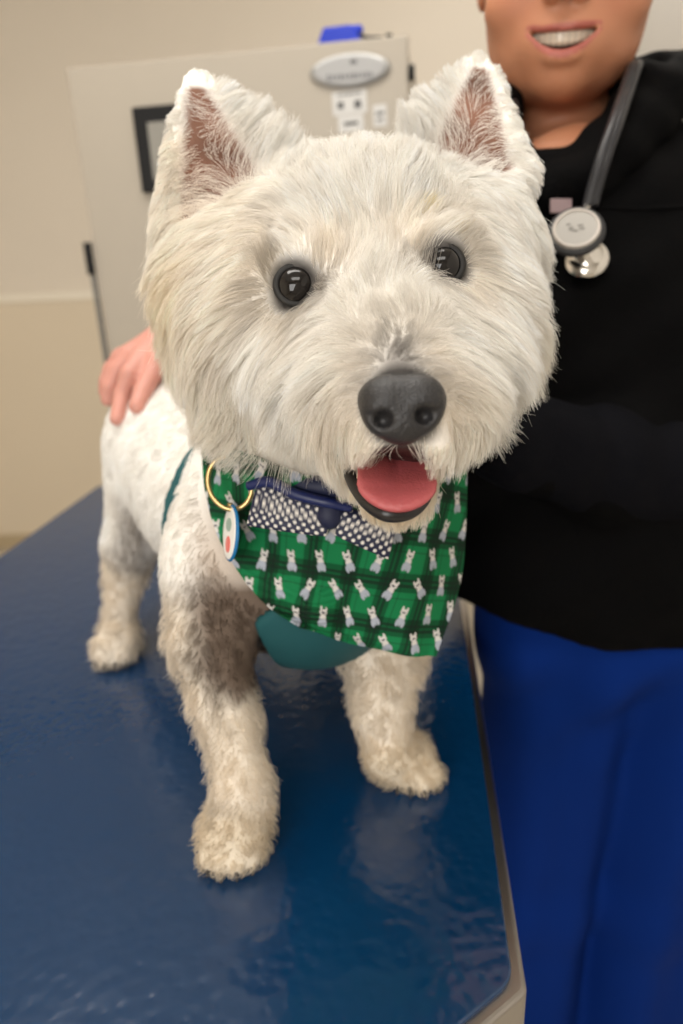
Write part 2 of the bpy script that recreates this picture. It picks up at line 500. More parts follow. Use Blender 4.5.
def in_ear(p):
    """0..1: how far inside the bare pink cup of an ear"""
    m = np.zeros(len(p))
    for base, a, b, n, L, w0, curl in EARS.values():
        q = p - base
        s = (q @ a) / L; y = q @ b; z = q @ n
        w = w0 * np.sqrt(np.clip(1 - s, 0, 1)) * (1 - .35 * np.clip(s, 0, 1))
        y0 = y; sgn = -1 if a @ RIGHT < 0 else 1
        y = (y - sgn * .06 * w0) * .98
        ok = (z - curl * y0 * y0 > -.0005) & (s > -.12) & (s < .86) & (z < .03)
        e = np.clip((w * .74 - np.abs(y)) / .006, 0, 1) * ok
        m = np.maximum(m, e)
    return m
MOUTH = P(396, 480, .300)
def mouth_d(p):
    q = (p - MOUTH) @ CAMAX.T
    return np.sqrt((q[:, 0] / .0185) ** 2 + (q[:, 1] / .0160) ** 2 + (q[:, 2] / .036) ** 2)
EYES = [P(297, 288, .3435), P(441, 268, .3425)]
NOSE = P(402, 408, .276)

_, _, vc = groom(V)
e = in_ear(V)[:, None]
EC = EARPINK * (1 + .25 * wob(V, 90, 1)[:, None])
vc = vc * (1 - e) + EC * e
md = mouth_d(V)
vc[md < 1.0] = [.055, .016, .016]
for c in EYES:
    d = np.linalg.norm(V - c, axis=1)[:, None]
    w = np.clip((.0200 - d) / .008, 0, 1); vc = vc * (1 - w) + DARK * w
d = np.linalg.norm(V - NOSE, axis=1)[:, None]; w = np.clip((.0215 - d) / .006, 0, 1); vc = vc * (1 - w) + DARK * w
def patch(p):
    """the clipped dark patch inside the front leg, and armpit shade painted behind it"""
    q = (p - P(247, 628, .462)) @ CAMAX.T
    qx, qy = q[:, 0], q[:, 1]
    wd = np.where(qy < 0, .030 * (1 + qy / .075), .034)
    a = np.clip((1 - np.sqrt((qx - .10 * qy) ** 2 / np.maximum(wd, .004) ** 2 + (qy / np.where(qy < 0, .052, .036)) ** 2) + .10 * wob(p, 260, 2)) * 5, 0, 1) * (np.abs(q[:, 2]) < .05)
    f = np.clip((.0200 - np.linalg.norm(p - P(280, 634, .475), axis=1)) / .006, 0, 1)  # armpit shade put into the colour
    return a[:, None], f[:, None]
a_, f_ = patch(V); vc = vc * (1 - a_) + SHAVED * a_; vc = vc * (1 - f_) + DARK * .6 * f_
m_skin = mat('dog_skin', (.8, .75, .68), .75, attr='Col', bump=(300, .3, .002), spec=.2)
np_mesh('body', V, F, m_skin, DOG, vc)

# ------------------------------------------------------------------ fur strands
tri = np.concatenate([F[:, [0, 1, 2]], F[:, [0, 2, 3]]])
A = .5 * np.linalg.norm(np.cross(V[tri[:, 1]] - V[tri[:, 0]], V[tri[:, 2]] - V[tri[:, 0]]), axis=1)
def ear_zone(p):
    m = np.zeros(len(p))
    for base, a, b, n, L, w0, curl in EARS.values():
        q = p - base
        m = np.maximum(m, ((q @ a > -.1 * L) & (q @ a < 1.1 * L) & (np.abs(q @ b) < 1.3 * w0) & (np.abs(q @ n) < .03)) * 1.0)
    return m
def sample(n, weight):
    w = A * weight[tri].mean(1)
    f = rng.choice(len(tri), n, p=w / w.sum())
    r1, r2 = rng.random(n), rng.random(n); s = np.sqrt(r1)
    bc = np.stack([1 - s, s * (1 - r2), s * r2], 1)[..., None]
    return (V[tri[f]] * bc).sum(1), (N[tri[f]] * bc).sum(1)

def strands(p, n, lift, steps, jit, grav, lscale=1.0, curl=0.0, flat=.75):
    """polyline strands growing from p along the groom"""
    gd, gl, gc = groom(p)
    ln = gl * lscale * rng.uniform(.65, 1.12, len(p))
    tang = gd - (gd * n).sum(1, keepdims=True) * n * flat
    nz = np.stack([wob(p, 45, 1), wob(p, 45, 2), wob(p, 45, 3)], 1)
    nz2 = np.stack([wob(p, 120, 4), wob(p, 120, 5), wob(p, 120, 0)], 1)
    tang = tang + .22 * nz + .15 * nz2 + jit * rng.normal(size=p.shape)
    tang /= np.maximum(np.linalg.norm(tang, axis=1, keepdims=True), 1e-9)
    pts = np.zeros((len(p), steps, 3)); pts[:, 0] = p - n * .001
    phase = rng.uniform(0, 6.28, (len(p), 1))
    for i in range(1, steps):
        t = i / (steps - 1)
        dv = n * lift * (1 - t) ** 1.2 + tang * (.45 + .6 * t) + np.array([0, 0, -1]) * grav * t
        if curl:
            sd = np.cross(n, tang)
            dv = dv + curl * (np.cos(phase + t * 7) * sd + np.sin(phase + t * 7) * n * .6)
        dv /= np.maximum(np.linalg.norm(dv, axis=1, keepdims=True), 1e-9)
        pts[:, i] = pts[:, i - 1] + dv * (ln / (steps - 1))[:, None]
    return pts, gc

def clump(pts, spacing, amount):
    n = len(pts); k = max(20, int(n / spacing))
    ci = rng.choice(n, k, replace=False)
    kd = KDTree(k)
    for j, i in enumerate(ci): kd.insert(pts[i, 0], j)
    kd.balance()
    near = np.array([kd.find(q)[1] for q in pts[:, 0]])
    c = pts[ci][near]
    t = np.linspace(0, 1, pts.shape[1])[None, :, None] ** 1.3
    a = amount * rng.uniform(.5, 1.15, (n, 1, 1))
    return pts * (1 - a * t) + c * (a * t), near

def hair_object(name, chunks, m, parent):
    tot = sum(len(c[0]) for c in chunks)
    cu = bpy.data.hair_curves.new(name)
    sizes = []
    for c in chunks: sizes += [c[0].shape[1]] * len(c[0])
    cu.add_curves(sizes)
    pos = np.concatenate([c[0].reshape(-1, 3) for c in chunks])
    rad = np.concatenate([(c[2][:, None] * np.linspace(1, .28, c[0].shape[1])[None] ** 1.0).ravel() for c in chunks])
    cu.attributes['position'].data.foreach_set('vector', pos.astype(np.float32).ravel())
    ra = cu.attributes.get('radius') or cu.attributes.new('radius', 'FLOAT', 'POINT')
    ra.data.foreach_set('value', rad.astype(np.float32))
    ca = cu.attributes.new('Col', 'FLOAT_COLOR', 'CURVE')
    col = np.concatenate([c[1] for c in chunks])
    ca.data.foreach_set('color', np.concatenate([col, np.ones((tot, 1))], 1).astype(np.float32).ravel())
    cu.materials.append(m)
    o = bpy.data.objects.new(name, cu); COL.objects.link(o); o.parent = parent
    o.matrix_parent_inverse = parent_inverse(parent)
    return o

m_fur = bpy.data.materials.new('fur'); m_fur.use_nodes = True
_n = m_fur.node_tree.nodes; _b = _n['Principled BSDF']; _a = _n.new('ShaderNodeAttribute'); _a.attribute_name = 'Col'
m_fur.node_tree.links.new(_a.outputs['Color'], _b.inputs['Base Color'])
_tr = _n.new('ShaderNodeBsdfTranslucent'); _mx = _n.new('ShaderNodeMixShader'); _mx.inputs[0].default_value = .45
m_fur.node_tree.links.new(_a.outputs['Color'], _tr.inputs['Color']); m_fur.node_tree.links.new(_b.outputs[0], _mx.inputs[1]); m_fur.node_tree.links.new(_tr.outputs[0], _mx.inputs[2])
m_fur.node_tree.links.new(_mx.outputs[0], _n['Material Output'].inputs['Surface'])
_b.inputs['Roughness'].default_value = .55; _b.inputs['Specular IOR Level'].default_value = .25

HEADC = P(365, 300, .40)
# head-ness: 1 on the head, 0 on the body
hu, hv, hz = proj(V)
def headness(p):
    q = (p - P(345, 440, .44)) @ UP
    inb = np.clip(q / .02 + .5, 0, 1)
    front = np.clip(((P(0, 0, .54) - p) @ FWD) / .01 + 0, 0, 1)
    jaw = (np.linalg.norm(p - P(392, 480, .335), axis=1) < .062)
    return np.maximum(inb * (proj(p)[2] < .52), jaw * 1.0)
hn = headness(V)
bare = np.clip(1 - in_ear(V), 0.0, 1)
for c in EYES: bare *= np.clip((np.linalg.norm(V - c, axis=1) - .0132) / .0035, 0, 1)
bare *= np.clip((np.linalg.norm(V - P(402, 407, .270), axis=1) - .0170) / .003, 0, 1)
bare *= np.clip((md - 1.0) / .05, 0, 1)
bare *= (N[:, 2] > -.97) | (V[:, 2] > TABLE_Z + .01)

FURSCALE = 1.0
p, n_ = sample(int(165000 * FURSCALE), bare * hn * (1 + .9 * ear_zone(V)) + 1e-6)
keep = headness(p) > .3
p, n_ = p[keep], n_[keep]
pts, gc = strands(p, n_, (.55 + .35 * ear_zone(p))[:, None], 7, .07, .22)
pts, _ = clump(pts, 260, .38)
pts, near = clump(pts, 18, .50)
tone = (1 + .06 * rng.normal(size=(near.max() + 1, 1)))[near] * (1 + .05 * rng.normal(size=(len(p), 1)))
for c_ in (P(423, 220, .348), P(452, 238, .348)):       # drops of yellow eye dye dried on the brow
    w_ = np.clip(1.2 - np.linalg.norm((p - c_) @ CAMAX.T / [.0050, .0042, .012], axis=1), 0, .6)[:, None] * (rng.random((len(p), 1)) < .6)
    gc = gc * (1 - w_) + np.array([.80, .62, .08]) * w_
head1 = (pts, np.clip(gc * tone, 0, .95), np.full(len(p), .000125))
# stray long hairs
p, n_ = sample(int(2200 * FURSCALE), bare * hn + 1e-6)
keep = headness(p) > .3; p, n_ = p[keep], n_[keep]
pts, gc = strands(p, n_, .7, 7, .22, .2, .95)
head2 = (pts, np.clip(gc * 1.02, 0, .95), np.full(len(p), .00011))
# thin wisps over the ear cups
p, n_ = sample(1700, in_ear(V) + 1e-7)
pts, gc = strands(p, n_, .7, 6, .25, -.1, 1.25)
pts, _ = clump(pts, 30, .5)
head3 = (pts, np.clip(gc, 0, .95), np.full(len(p), .00013))
hair_object('head_hair', [head1, head2, head3], m_fur, DOG)
BODY_SAMPLE = (bare, hn)

# ------------------------------------------------------------------ eyes, nose, mouth
m_eye = mat('dog_eye', (.008, .0065, .006), .05, spec=.45)
m_rim = mat('eyelid_rim', (.010, .009, .008), .65)
for c in EYES:
    bm = bmesh.new(); bmesh.ops.create_uvsphere(bm, u_segments=40, v_segments=24, radius=.0106)
    bmesh.ops.translate(bm, verts=bm.verts, vec=Vector(c))
    eo = bm_obj('eye', bm, m_eye, DOG, sm=True)
    a = np.linspace(0, 2 * math.pi, 40, endpoint=False)
    ringp = c - FWD * .0045 + .0100 * np.cos(a)[:, None] * RIGHT + .0094 * np.sin(a)[:, None] * UP
    v_, f_ = tube(ringp, .0019, 10, closed=True)
    np_mesh('eyelid', v_, f_, m_rim, eo)
fn = Field(P(402, 408, .275) - .032, P(402, 408, .275) + .032, .0011)
NC = lambda u, v, z: P(u, v, z)
fn.union(el(NC(401, 398, .276), (.0170, .0095, .0120)), 0)
fn.union(el(NC(384, 409, .272), (.0092, .0112, .0100)), .006)
fn.union(el(NC(421, 406, .272), (.0092, .0112, .0100)), .006)
fn.union(el(NC(403, 424, .273), (.0080, .0085, .0080)), .006)
fn.cut(el(NC(383, 419, .262), (.0042, .0036, .0080)), .0025)
fn.cut(el(NC(426, 415, .262), (.0042, .0036, .0080)), .0025)
fn.cut(rc(NC(378, 421, .262), NC(366, 415, .266), .0016, .0009), .002)
fn.cut(rc(NC(430, 417, .262), NC(440, 409, .266), .0016, .0009), .002)
fn.cut(rc(NC(403, 412, .2585), NC(404, 442, .265), .0009, .0013), .002)
v_, f_ = fn.mesh(); v_ = smooth(v_, f_, 1, .4)
m_nose = mat('dog_nose', (.020, .019, .020), .36, bump=(900, .5, .0012), spec=.5)
np_mesh('nose', v_, f_, m_nose, DOG)

tA, tB = P(394, 448, .340), P(397, 490, .296)
ta = (tB - tA) / np.linalg.norm(tB - tA); tb = RIGHT - (RIGHT @ ta) * ta; tb /= np.linalg.norm(tb); tc = np.cross(ta, tb); tc = tc if tc @ UP > 0 else -tc
def tongue_fn(p):
    q = p - tA; L = np.linalg.norm(tB - tA)
    s = np.clip((q @ ta) / L, 0, 1)
    y = q @ tb; z = q @ tc
    z = z - .0040 * (y / .017) ** 2 + .004 * np.exp(-(y / .0022) ** 2) * .5 * (1 - s) + .012 * (s - .45) ** 2
    l = (q @ ta) - np.clip(q @ ta, 0, L - .004)
    return (np.sqrt((y / .0178) ** 2 + (z / .0045) ** 2 + (l / .0165) ** 2) - 1) * .0045
ft = Field(np.minimum(tA, tB) - .024, np.maximum(tA, tB) + .024, .0011)
ft.union((tongue_fn, ft.lo, ft.lo + ft.h * ft.n), 0)
v_, f_ = ft.mesh(); v_ = smooth(v_, f_, 2, .5)
m_tong = mat('tongue', srgb(176, 86, 88), .45, bump=(700, .35, .001), noise=(60, .12), sss=.15)
np_mesh('tongue', v_, f_, m_tong, DOG)
lip = catmull([P(337, 452, .331), P(346, 466, .322), P(354, 484, .313), P(368, 502, .303), P(386, 513, .297), P(406, 513, .297), P(421, 503, .300), P(429, 488, .307), P(431, 466, .316)], 8)
rr = np.interp(np.linspace(0, 1, len(lip)), [0, .15, .5, .85, 1], [.0018, .0028, .0040, .0026, .0014])
v_, f_ = tube(lip, rr, 12)
np_mesh('lower_lip', v_, f_, mat('dog_lip', (.014, .012, .012), .3, spec=.5), DOG)
m_tooth = mat('dog_tooth', (.78, .68, .50), .3)
for a_, b_, r_ in ((P(361, 478, .311), P(360, 461, .311), .0021), (P(426, 476, .306), P(428, 463, .306), .0019)):
    v_, f_ = tube(np.linspace(a_, b_, 6), np.linspace(r_, .0007, 6), 10)
    np_mesh('tooth', v_, f_, m_tooth, DOG)
m_claw = mat('claw', (.09, .075, .06), .4)
for paw, sh in ((pawL, 0), (pawR, .006), (footA, 0)):
    for dx in (-.0150, -.0052, .0052, .0150):
        b0 = paw + np.array([dx + sh, -.030 + abs(dx) * .45, -.005]); b1 = b0 + np.array([0, -.0055, -.008])
        v_, f_ = tube(np.stack([b0, (b0 + b1) / 2 + [0, -.0012, .0012], b1]), [.0016, .0013, .0005], 8)
        np_mesh('claw', v_, f_, m_claw, DOG)
# ================================================================== bandana, collar with bow tie and tag, harness
def spline_grid(rows, nu, nv):
    R = [catmull(r, nu) for r in rows]
    R = np.stack(R)                      # rows x U x 3
    out = np.stack([catmull(R[:, i], nv) for i in range(R.shape[1])], 1)
    return out                           # V x U x 3
# harness: a teal band wrapped round the trunk behind the front legs and under the chest
ax_ = P(235, 490, .62) - P(318, 545, .52); ax_ /= np.linalg.norm(ax_)
hc = P(300, 560, .54)
HW = Field(np.array([-.26, .26, .86]), np.array([.14, .66, 1.22]), .0022)
def front_lap(p):
    """the chest piece between the front legs: cut straight on its near side"""
    q = p - P(266, 640, .49)
    return np.maximum.reduce([-(q @ (RIGHT * .96 + UP * .28)), np.linalg.norm(p - P(352, 625, .50), axis=-1) - .078])
def band_fn(d, p):
    s = (p - hc) @ ax_
    tr_ = np.concatenate([TRUNK.at(x)[None] for x in p])
    ring = np.maximum(np.abs(tr_ - .0105) - .0024, np.abs(s - .036) - .026)
    lap = np.maximum(np.abs(tr_ - .0070) - .0026, front_lap(p))
    return smin(ring, lap, .004)
HW.apply(band_fn)
v_, f_ = HW.mesh(); v_ = smooth(v_, f_, 2, .5)
har = np_mesh('harness', v_, f_, mat('harness_cloth', (.008, .085, .095), .7, bump=(1400, .3, .0008)), None)
tag(har, 'teal fabric harness wrapped round the terrier chest below the green bandana', 'harness')
rows = [
    [P(202, 440, .485), P(255, 456, .430), P(330, 480, .402), P(408, 478, .402), P(466, 468, .455)],
    [P(205, 490, .487), P(252, 520, .440), P(335, 548, .418), P(408, 538, .416), P(466, 520, .462)],
    [P(222, 543, .484), P(276, 575, .448), P(346, 595, .430), P(410, 588, .430), P(463, 566, .466)],
    [P(258, 597, .474), P(308, 618, .454), P(366, 634, .440), P(414, 630, .440), P(452, 610, .462)],
    [P(300, 627, .464), P(343, 641, .455), P(386, 651, .446), P(420, 656, .446), P(436, 656, .450)],
]
BG = spline_grid(rows, 75, 75)
nv_, nu_ = BG.shape[:2]
# hang in soft folds
# lie over the chest, never inside it
def over_body(p, gap, field=fd, z1=.56):
    """pull points towards the lens side until they clear the chest by gap"""
    u, v, z = proj(p)
    out = np.array(p); zz = np.arange(.36, z1, .002)
    rr = np.stack([ray(a, b) for a, b in zip(u, v)])
    for i in range(0, len(p), 500):
        d = field.at(CAM + zz[None, :, None] * rr[i:i + 500, None])
        hit = d < gap
        first = np.where(hit.any(1), zz[hit.argmax(1)], 9)
        m = first < z[i:i + 500]
        out[i:i + 500][m] = CAM + rr[i:i + 500][m] * first[m][:, None]
    return out
def relax(G, it):
    for _ in range(it):
        H = G.copy()
        H[1:-1, 1:-1] = (G[:-2, 1:-1] + G[2:, 1:-1] + G[1:-1, :-2] + G[1:-1, 2:]) / 4
        H[1:-1, 0] = (G[:-2, 0] + G[2:, 0]) / 2; H[1:-1, -1] = (G[:-2, -1] + G[2:, -1]) / 2
        H[0, 1:-1] = (G[0, :-2] + G[0, 2:]) / 2; H[-1, 1:-1] = (G[-1, :-2] + G[-1, 2:]) / 2
        G = H
    return G
CHEST = fd.clone(fd.d.copy())
g_ = np.stack(np.meshgrid(*[(fd.lo[i] + fd.h * np.arange(fd.n[i])).astype(np.float32) for i in range(3)], indexing='ij'), -1)
CHEST.d = np.where((headness(g_.reshape(-1, 3)) > .4).reshape(fd.d.shape), 9.0, CHEST.d).astype(np.float32); del g_
shape0 = BG.shape
for _ in range(2):
    BG = over_body(BG.reshape(-1, 3), .009, CHEST).reshape(shape0); BG = relax(BG, 12)
BG = over_body(BG.reshape(-1, 3), .007, CHEST).reshape(shape0); BG = relax(BG, 2)
for _ in range(2): BG = over_body(BG.reshape(-1, 3), .0035, HW).reshape(shape0); BG = relax(BG, 2)
BG = over_body(BG.reshape(-1, 3), .003, HW).reshape(shape0)
dn = -FWD
uu, vv = np.meshgrid(np.linspace(0, 1, nu_), np.linspace(0, 1, nv_))
BG = BG + dn * (.0025 * np.sin(uu * 17 + vv * 3) * vv + .0015 * np.sin(uu * 9 - vv * 11))[..., None]
# cloth coordinates in metres, even over the whole cloth
du = np.linalg.norm(np.diff(BG, axis=1), axis=2).mean(0); cu_ = np.concatenate([[0], np.cumsum(du)])
dv = np.linalg.norm(np.diff(BG, axis=0), axis=2).mean(1); cv_ = np.concatenate([[0], np.cumsum(dv)])
cx, cy = np.meshgrid(cu_, cv_)
flat = (BG.reshape(-1, 3) - BG.mean((0, 1)))
cx = (flat @ RIGHT).reshape(nv_, nu_) * 1.0; cx = np.sign(cx) * np.abs(cx) * 1.0
cx = cx + .25 * (BG @ FWD - (BG @ FWD).min()) * np.tanh(cx / .03)
cy = -(flat @ UP).reshape(nv_, nu_)
def plaid(x, y):
    g1, g2, bk = np.array([.007, .185, .062]), np.array([.005, .105, .034]), np.array([.006, .016, .010])
    c = np.ones(x.shape + (3,)) * g1
    per = .030
    def band(t, c0, w): return np.clip((w - np.abs(((t - c0 + per / 2) % per) - per / 2)) / .0004 + .5, 0, 1)[..., None]
    for t in (x + .25 * y, y - .12 * x):
        c = c * (1 - .55 * band(t, .0, .0062)) 
    for t in (x + .25 * y, y - .12 * x):
        b = band(t, -.0016, .0009); c = c * (1 - .75 * b) + bk * .75 * b
        b = band(t, .0020, .0011); c = c * (1 - .75 * b) + bk * .75 * b
        b = band(t, .0105, .0004); c = c * (1 - .5 * b) + bk * .5 * b
    return c
colr = plaid(cx, cy)
# little white sitting dogs in rows, turned this way and that
def dog_print(x, y):
    """signed shape of one small sitting dog, unit about 1"""
    e = lambda cx, cy, rx, ry: np.sqrt(((x - cx) / rx) ** 2 + ((y - cy) / ry) ** 2) - 1
    body = np.minimum(e(0, .15, .30, .48), e(-.02, -.42, .34, .27))
    ears = np.minimum(e(-.25, -.68, .10, .22), e(.22, -.68, .10, .22))
    legs = np.minimum(np.minimum(e(-.27, .58, .16, .34), e(.27, .58, .16, .34)), e(.0, .62, .10, .25))
    return np.minimum(np.minimum(body, ears), legs)
sx, sy, sz = .0212, .0182, .0078
best = np.full(cx.shape, 9.0); shade = np.zeros(cx.shape)
j0 = np.floor(cy / sy)
for dj in (-1, 0, 1):
    j = j0 + dj
    xo = (np.mod(j, 2)) * sx / 2
    i0 = np.floor((cx - xo) / sx)
    for di in (-1, 0, 1):
        i = i0 + di
        h = np.mod(np.sin(i * 12.9898 + j * 78.233) * 43758.5453, 1)
        a = (h - .5) * 1.3
        px = (cx - xo - (i + .5) * sx) / sz; py = (cy - (j + .5) * sy) / sz
        qx = px * np.cos(a) + py * np.sin(a); qy = -px * np.sin(a) + py * np.cos(a)
        d = dog_print(qx, qy)
        m = d < best; best = np.where(m, d, best); shade = np.where(m, qy, shade)
w = np.clip(.5 - best * 3.5, 0, 1)[..., None]
dogc = np.where(shade[..., None] > .15, np.array([.40, .43, .50]), np.array([.66, .63, .60]))
ink = (np.abs(shade + .36) < .09) & (best < -.45)
dogc = np.where(ink[..., None], np.array([.15, .15, .16]), dogc)
colr = colr * (1 - w) + dogc * w
idx = np.arange(nv_ * nu_).reshape(nv_, nu_)
Fq = np.stack([idx[:-1, :-1], idx[1:, :-1], idx[1:, 1:], idx[:-1, 1:]], -1).reshape(-1, 4)
m_ban = mat('bandana_cloth', (.02, .2, .06), .8, attr='Col', bump=(1800, .3, .0006), sheen=.0, spec=.2)
ban = np_mesh('bandana', BG.reshape(-1, 3), Fq, m_ban, None, colr.reshape(-1, 3))
so = ban.modifiers.new('thickness', 'SOLIDIFY'); so.thickness = .0012; so.offset = 0
tag(ban, 'green plaid bandana printed with small white dogs round the terrier neck', 'bandana')

COLLAR = empty('collar', P(310, 500, .42))
tag(COLLAR, 'navy collar with white dotted bow tie, brass ring and round tag over the bandana', 'collar')
navy = np.array([.004, .008, .040])
m_navy = mat('navy_band', navy, .55, bump=(1500, .4, .0006))
m_bow = mat('bow_cloth', navy, .6, attr='Col', bump=(1500, .3, .0005))
# strap round the neck
strap = catmull([P(452, 452, .43), P(420, 474, .400), P(370, 488, .393), P(320, 486, .393), P(270, 478, .408), P(225, 455, .44), P(205, 430, .475), P(215, 405, .52), P(300, 385, .555), P(400, 395, .54), P(455, 425, .48), P(452, 452, .43)], 8)
v_ = []; 
strap = over_body(strap, .006, CHEST, .47)
for q in strap: v_ += [q + UP * .006 , q - UP * .006]
v_ = np.array(v_); n = len(strap)
f_ = np.array([(2 * i, 2 * i + 1, 2 * i + 3, 2 * i + 2) for i in range(n - 1)])
st = np_mesh('strap', v_, f_, m_navy, COLLAR); so = st.modifiers.new('thickness', 'SOLIDIFY'); so.thickness = .0022; so.offset = 0
def bow_wing(c0, ax, up, L, h0, h1, dep):
    """a gathered loop of cloth: plump pillow that widens away from the knot"""
    nu, nvv = 64, 80
    ax = ax / np.linalg.norm(ax); up = up - (up @ ax) * ax; up /= np.linalg.norm(up)
    nr = np.cross(ax, up); nr = nr if nr @ -FWD > 0 else -nr
    V_, C_ = [], []
    for i in range(nu + 1):
        s = i / nu
        h = h0 + (h1 - h0) * s ** .8; th = dep * (math.sin(math.pi * min(1, s * .92 + .05)) ** .6) + .0008
        for k in range(nvv):
            a = 2 * math.pi * k / nvv
            y = math.copysign(abs(math.sin(a)) ** .55, math.sin(a)) * h; z = math.copysign(abs(math.cos(a)) ** .8, math.cos(a)) * th
            z += .0012 * math.sin(y / h0 * 3.0) * (1 - s)
            V_.append(c0 + ax * (s * L) + up * y + nr * z)
            pit = .0054
            gx, gy = (s * L + y) / pit, (s * L - y) / pit
            dd = math.hypot((gx - math.floor(gx) - .5), (gy - math.floor(gy) - .5))
            w_ = min(1, max(0, (.33 - dd) * 9))
            C_.append(navy * (1 - w_) + np.array([.78, .74, .68]) * w_)
    F_ = []
    for i in range(nu):
        for k in range(nvv):
            l = (k + 1) % nvv
            F_.append((i * nvv + k, i * nvv + l, (i + 1) * nvv + l, (i + 1) * nvv + k))
    V_ = np.array(V_)
    c1 = len(V_); V_ = np.concatenate([V_, [V_[nu * nvv:].mean(0)], [V_[:nvv].mean(0)]])
    C_ += [navy, navy]
    for k in range(0, nvv, 2):
        b = nu * nvv
        F_.append((c1, b + k, b + k + 1, b + (k + 2) % nvv)); F_.append((c1 + 1, (k + 2) % nvv, k + 1, k))
    return V_, np.array(F_), np.array(C_)
for c0, c1, h0, h1 in ((P(330, 522, .394), P(254, 500, .406), .0085, .0160), (P(338, 522, .394), P(394, 536, .396), .0075, .0140)):
    v_, f_, c_ = bow_wing(c0, c1 - c0, UP + RIGHT * .1, np.linalg.norm(c1 - c0), h0, h1, .0052)
    np_mesh('bow_wing', v_, f_, m_bow, COLLAR, c_)
kn = Field(P(332, 516, .394) - .02, P(332, 516, .394) + .02, .0012)
kn.union(el(P(330, 513, .394), (.0080, .0095, .0070)), 0)
v_, f_ = kn.mesh(); np_mesh('bow_knot', v_, f_, m_navy, COLLAR)
fold = catmull([P(248, 486, .404), P(270, 482, .398), P(295, 494, .393), P(325, 502, .389), P(352, 508, .390)], 8)
v_, f_ = tube(fold, np.interp(np.linspace(0, 1, len(fold)), [0, .2, .8, 1], [.0028, .0034, .0032, .0025]), 12); np_mesh('bow_band', v_, f_, mat('navy_satin', np.array([.006, .014, .085]), .4), COLLAR)
# ring and tag
_bu, _bv, _bz = proj(BG.reshape(-1, 3))
def on_cloth(u, v, gap):
    i = np.argsort((_bu - u) ** 2 + (_bv - v) ** 2)[:6]
    return P(u, v, _bz[i].min() - gap)
a = np.linspace(0, 2 * math.pi, 48, endpoint=False)
rc_ = on_cloth(230, 483, .014)
v_, f_ = tube(rc_ + .0142 * np.cos(a)[:, None] * (RIGHT * .98 - FWD * .18) + .0165 * np.sin(a)[:, None] * (UP * .98 - RIGHT * .1), .0015, 10, closed=True)
np_mesh('ring', v_, f_, mat('brass', (.62, .44, .20), .3, metal=1), COLLAR)['label'] = 'brass ring'
tg = empty('tag', on_cloth(231, 533, .016)); tg.parent = COLLAR; tg.matrix_parent_inverse = parent_inverse(COLLAR)
tg['label'] = 'white and blue enamel tag'
tn = -FWD * .42 - RIGHT * .9 + UP * .05; tn /= np.linalg.norm(tn)      # the tag hangs almost edge on
tu = UP - (UP @ tn) * tn; tu /= np.linalg.norm(tu); tr = np.cross(tu, tn)
def disc(c, n, u, r, b, ru, rb, name, m, par, col=None):
    """flat rounded disc"""
    prof = [(0, b), (.8, b), (.95, b * .75), (1, 0), (.95, -b * .75), (.8, -b), (0, -b)]
    V_, F_ = [], []
    S = 40
    for (q, h) in prof[1:-1]:
        for k in range(S):
            a = 2 * math.pi * k / S
            V_.append(c + n * h + u * (q * ru * math.cos(a)) + r * (q * rb * math.sin(a)))
    for i in range(len(prof) - 3):
        for k in range(S):
            l = (k + 1) % S
            F_.append((i * S + k, (i + 1) * S + k, (i + 1) * S + l, i * S + l))
    V_.append(c + n * b); V_.append(c - n * b)
    e = (len(prof) - 3) * S
    for k in range(0, S, 2):
        F_.append((len(V_) - 2, k, k + 1, (k + 2) % S)); F_.append((len(V_) - 1, e + (k + 2) % S, e + k + 1, e + k))
    return np_mesh(name, np.array(V_), np.array(F_), m, par)
tcn = on_cloth(231, 533, .016)
disc(tcn, tn, tu, tr, .0012, .0178, .0160, 'tag_rim', mat('tag_blue', (.01, .16, .38), .25), tg)
disc(tcn + tn * .0008, tn, tu, tr, .0008, .0165, .0140, 'tag_face', mat('tag_white', (.82, .80, .76), .3), tg)
disc(tcn + tn * .0016 - tu * .007, tn, tu, tr, .0003, .0052, .0050, 'tag_mark', mat('tag_red', (.75, .12, .10), .3), tg)
disc(tcn + tn * .0016 + tu * .005, tn, tu, tr, .0003, .0042, .0058, 'tag_mark', mat('tag_sage', (.30, .40, .34), .4), tg)
v_, f_ = tube(np.linspace(on_cloth(230, 503, .015), on_cloth(231, 515, .016), 5), .0017, 8)
np_mesh('tag_loop', v_, f_, bpy.data.materials['brass'], tg)

HAR_AX = (hc, ax_)

# ------------------------------------------------------------------ short body coat, left out under the cloth
bare_, hn_ = BODY_SAMPLE
kdb = KDTree(len(BG[::3, ::3].reshape(-1, 3)))
for i, q in enumerate(BG[::3, ::3].reshape(-1, 3)): kdb.insert(q, i)
kdb.balance()
def under_cloth(p):
    s = (p - hc) @ ax_ - .036
    lap = front_lap(p) < 0
    onh = ((np.abs(s) < .028) | lap) & (TRUNK.at(p) < .004)
    nb = np.array([kdb.find(q)[2] for q in p]) < .014
    return onh | nb
p, n_ = sample(int(75000 * FURSCALE), bare_ * (1 - hn_) * (V[:, 2] > TABLE_Z + .003) + 1e-7)
k_ = ~under_cloth(p) & (headness(p) < .7); p, n_ = p[k_], n_[k_]
low = np.clip((TABLE_Z + .14 - p[:, 2]) / .05, 0, 1)
ptsA, gcA = strands(p, n_, .75, 5, .18, .05, 1.1, flat=1.0)
ptsB, _ = strands(p, n_, .95, 5, .30, .05, 1.15, curl=.8, flat=1.0)
pts = ptsA * (1 - low[:, None, None]) + ptsB * low[:, None, None]
pts, near = clump(pts, 26, .55)
pts = pts + n_[:, None] * (np.linspace(0, 1, pts.shape[1])[None, :, None] ** .6 * .0022)
pts[..., 2] = np.maximum(pts[..., 2], TABLE_Z + .0008)
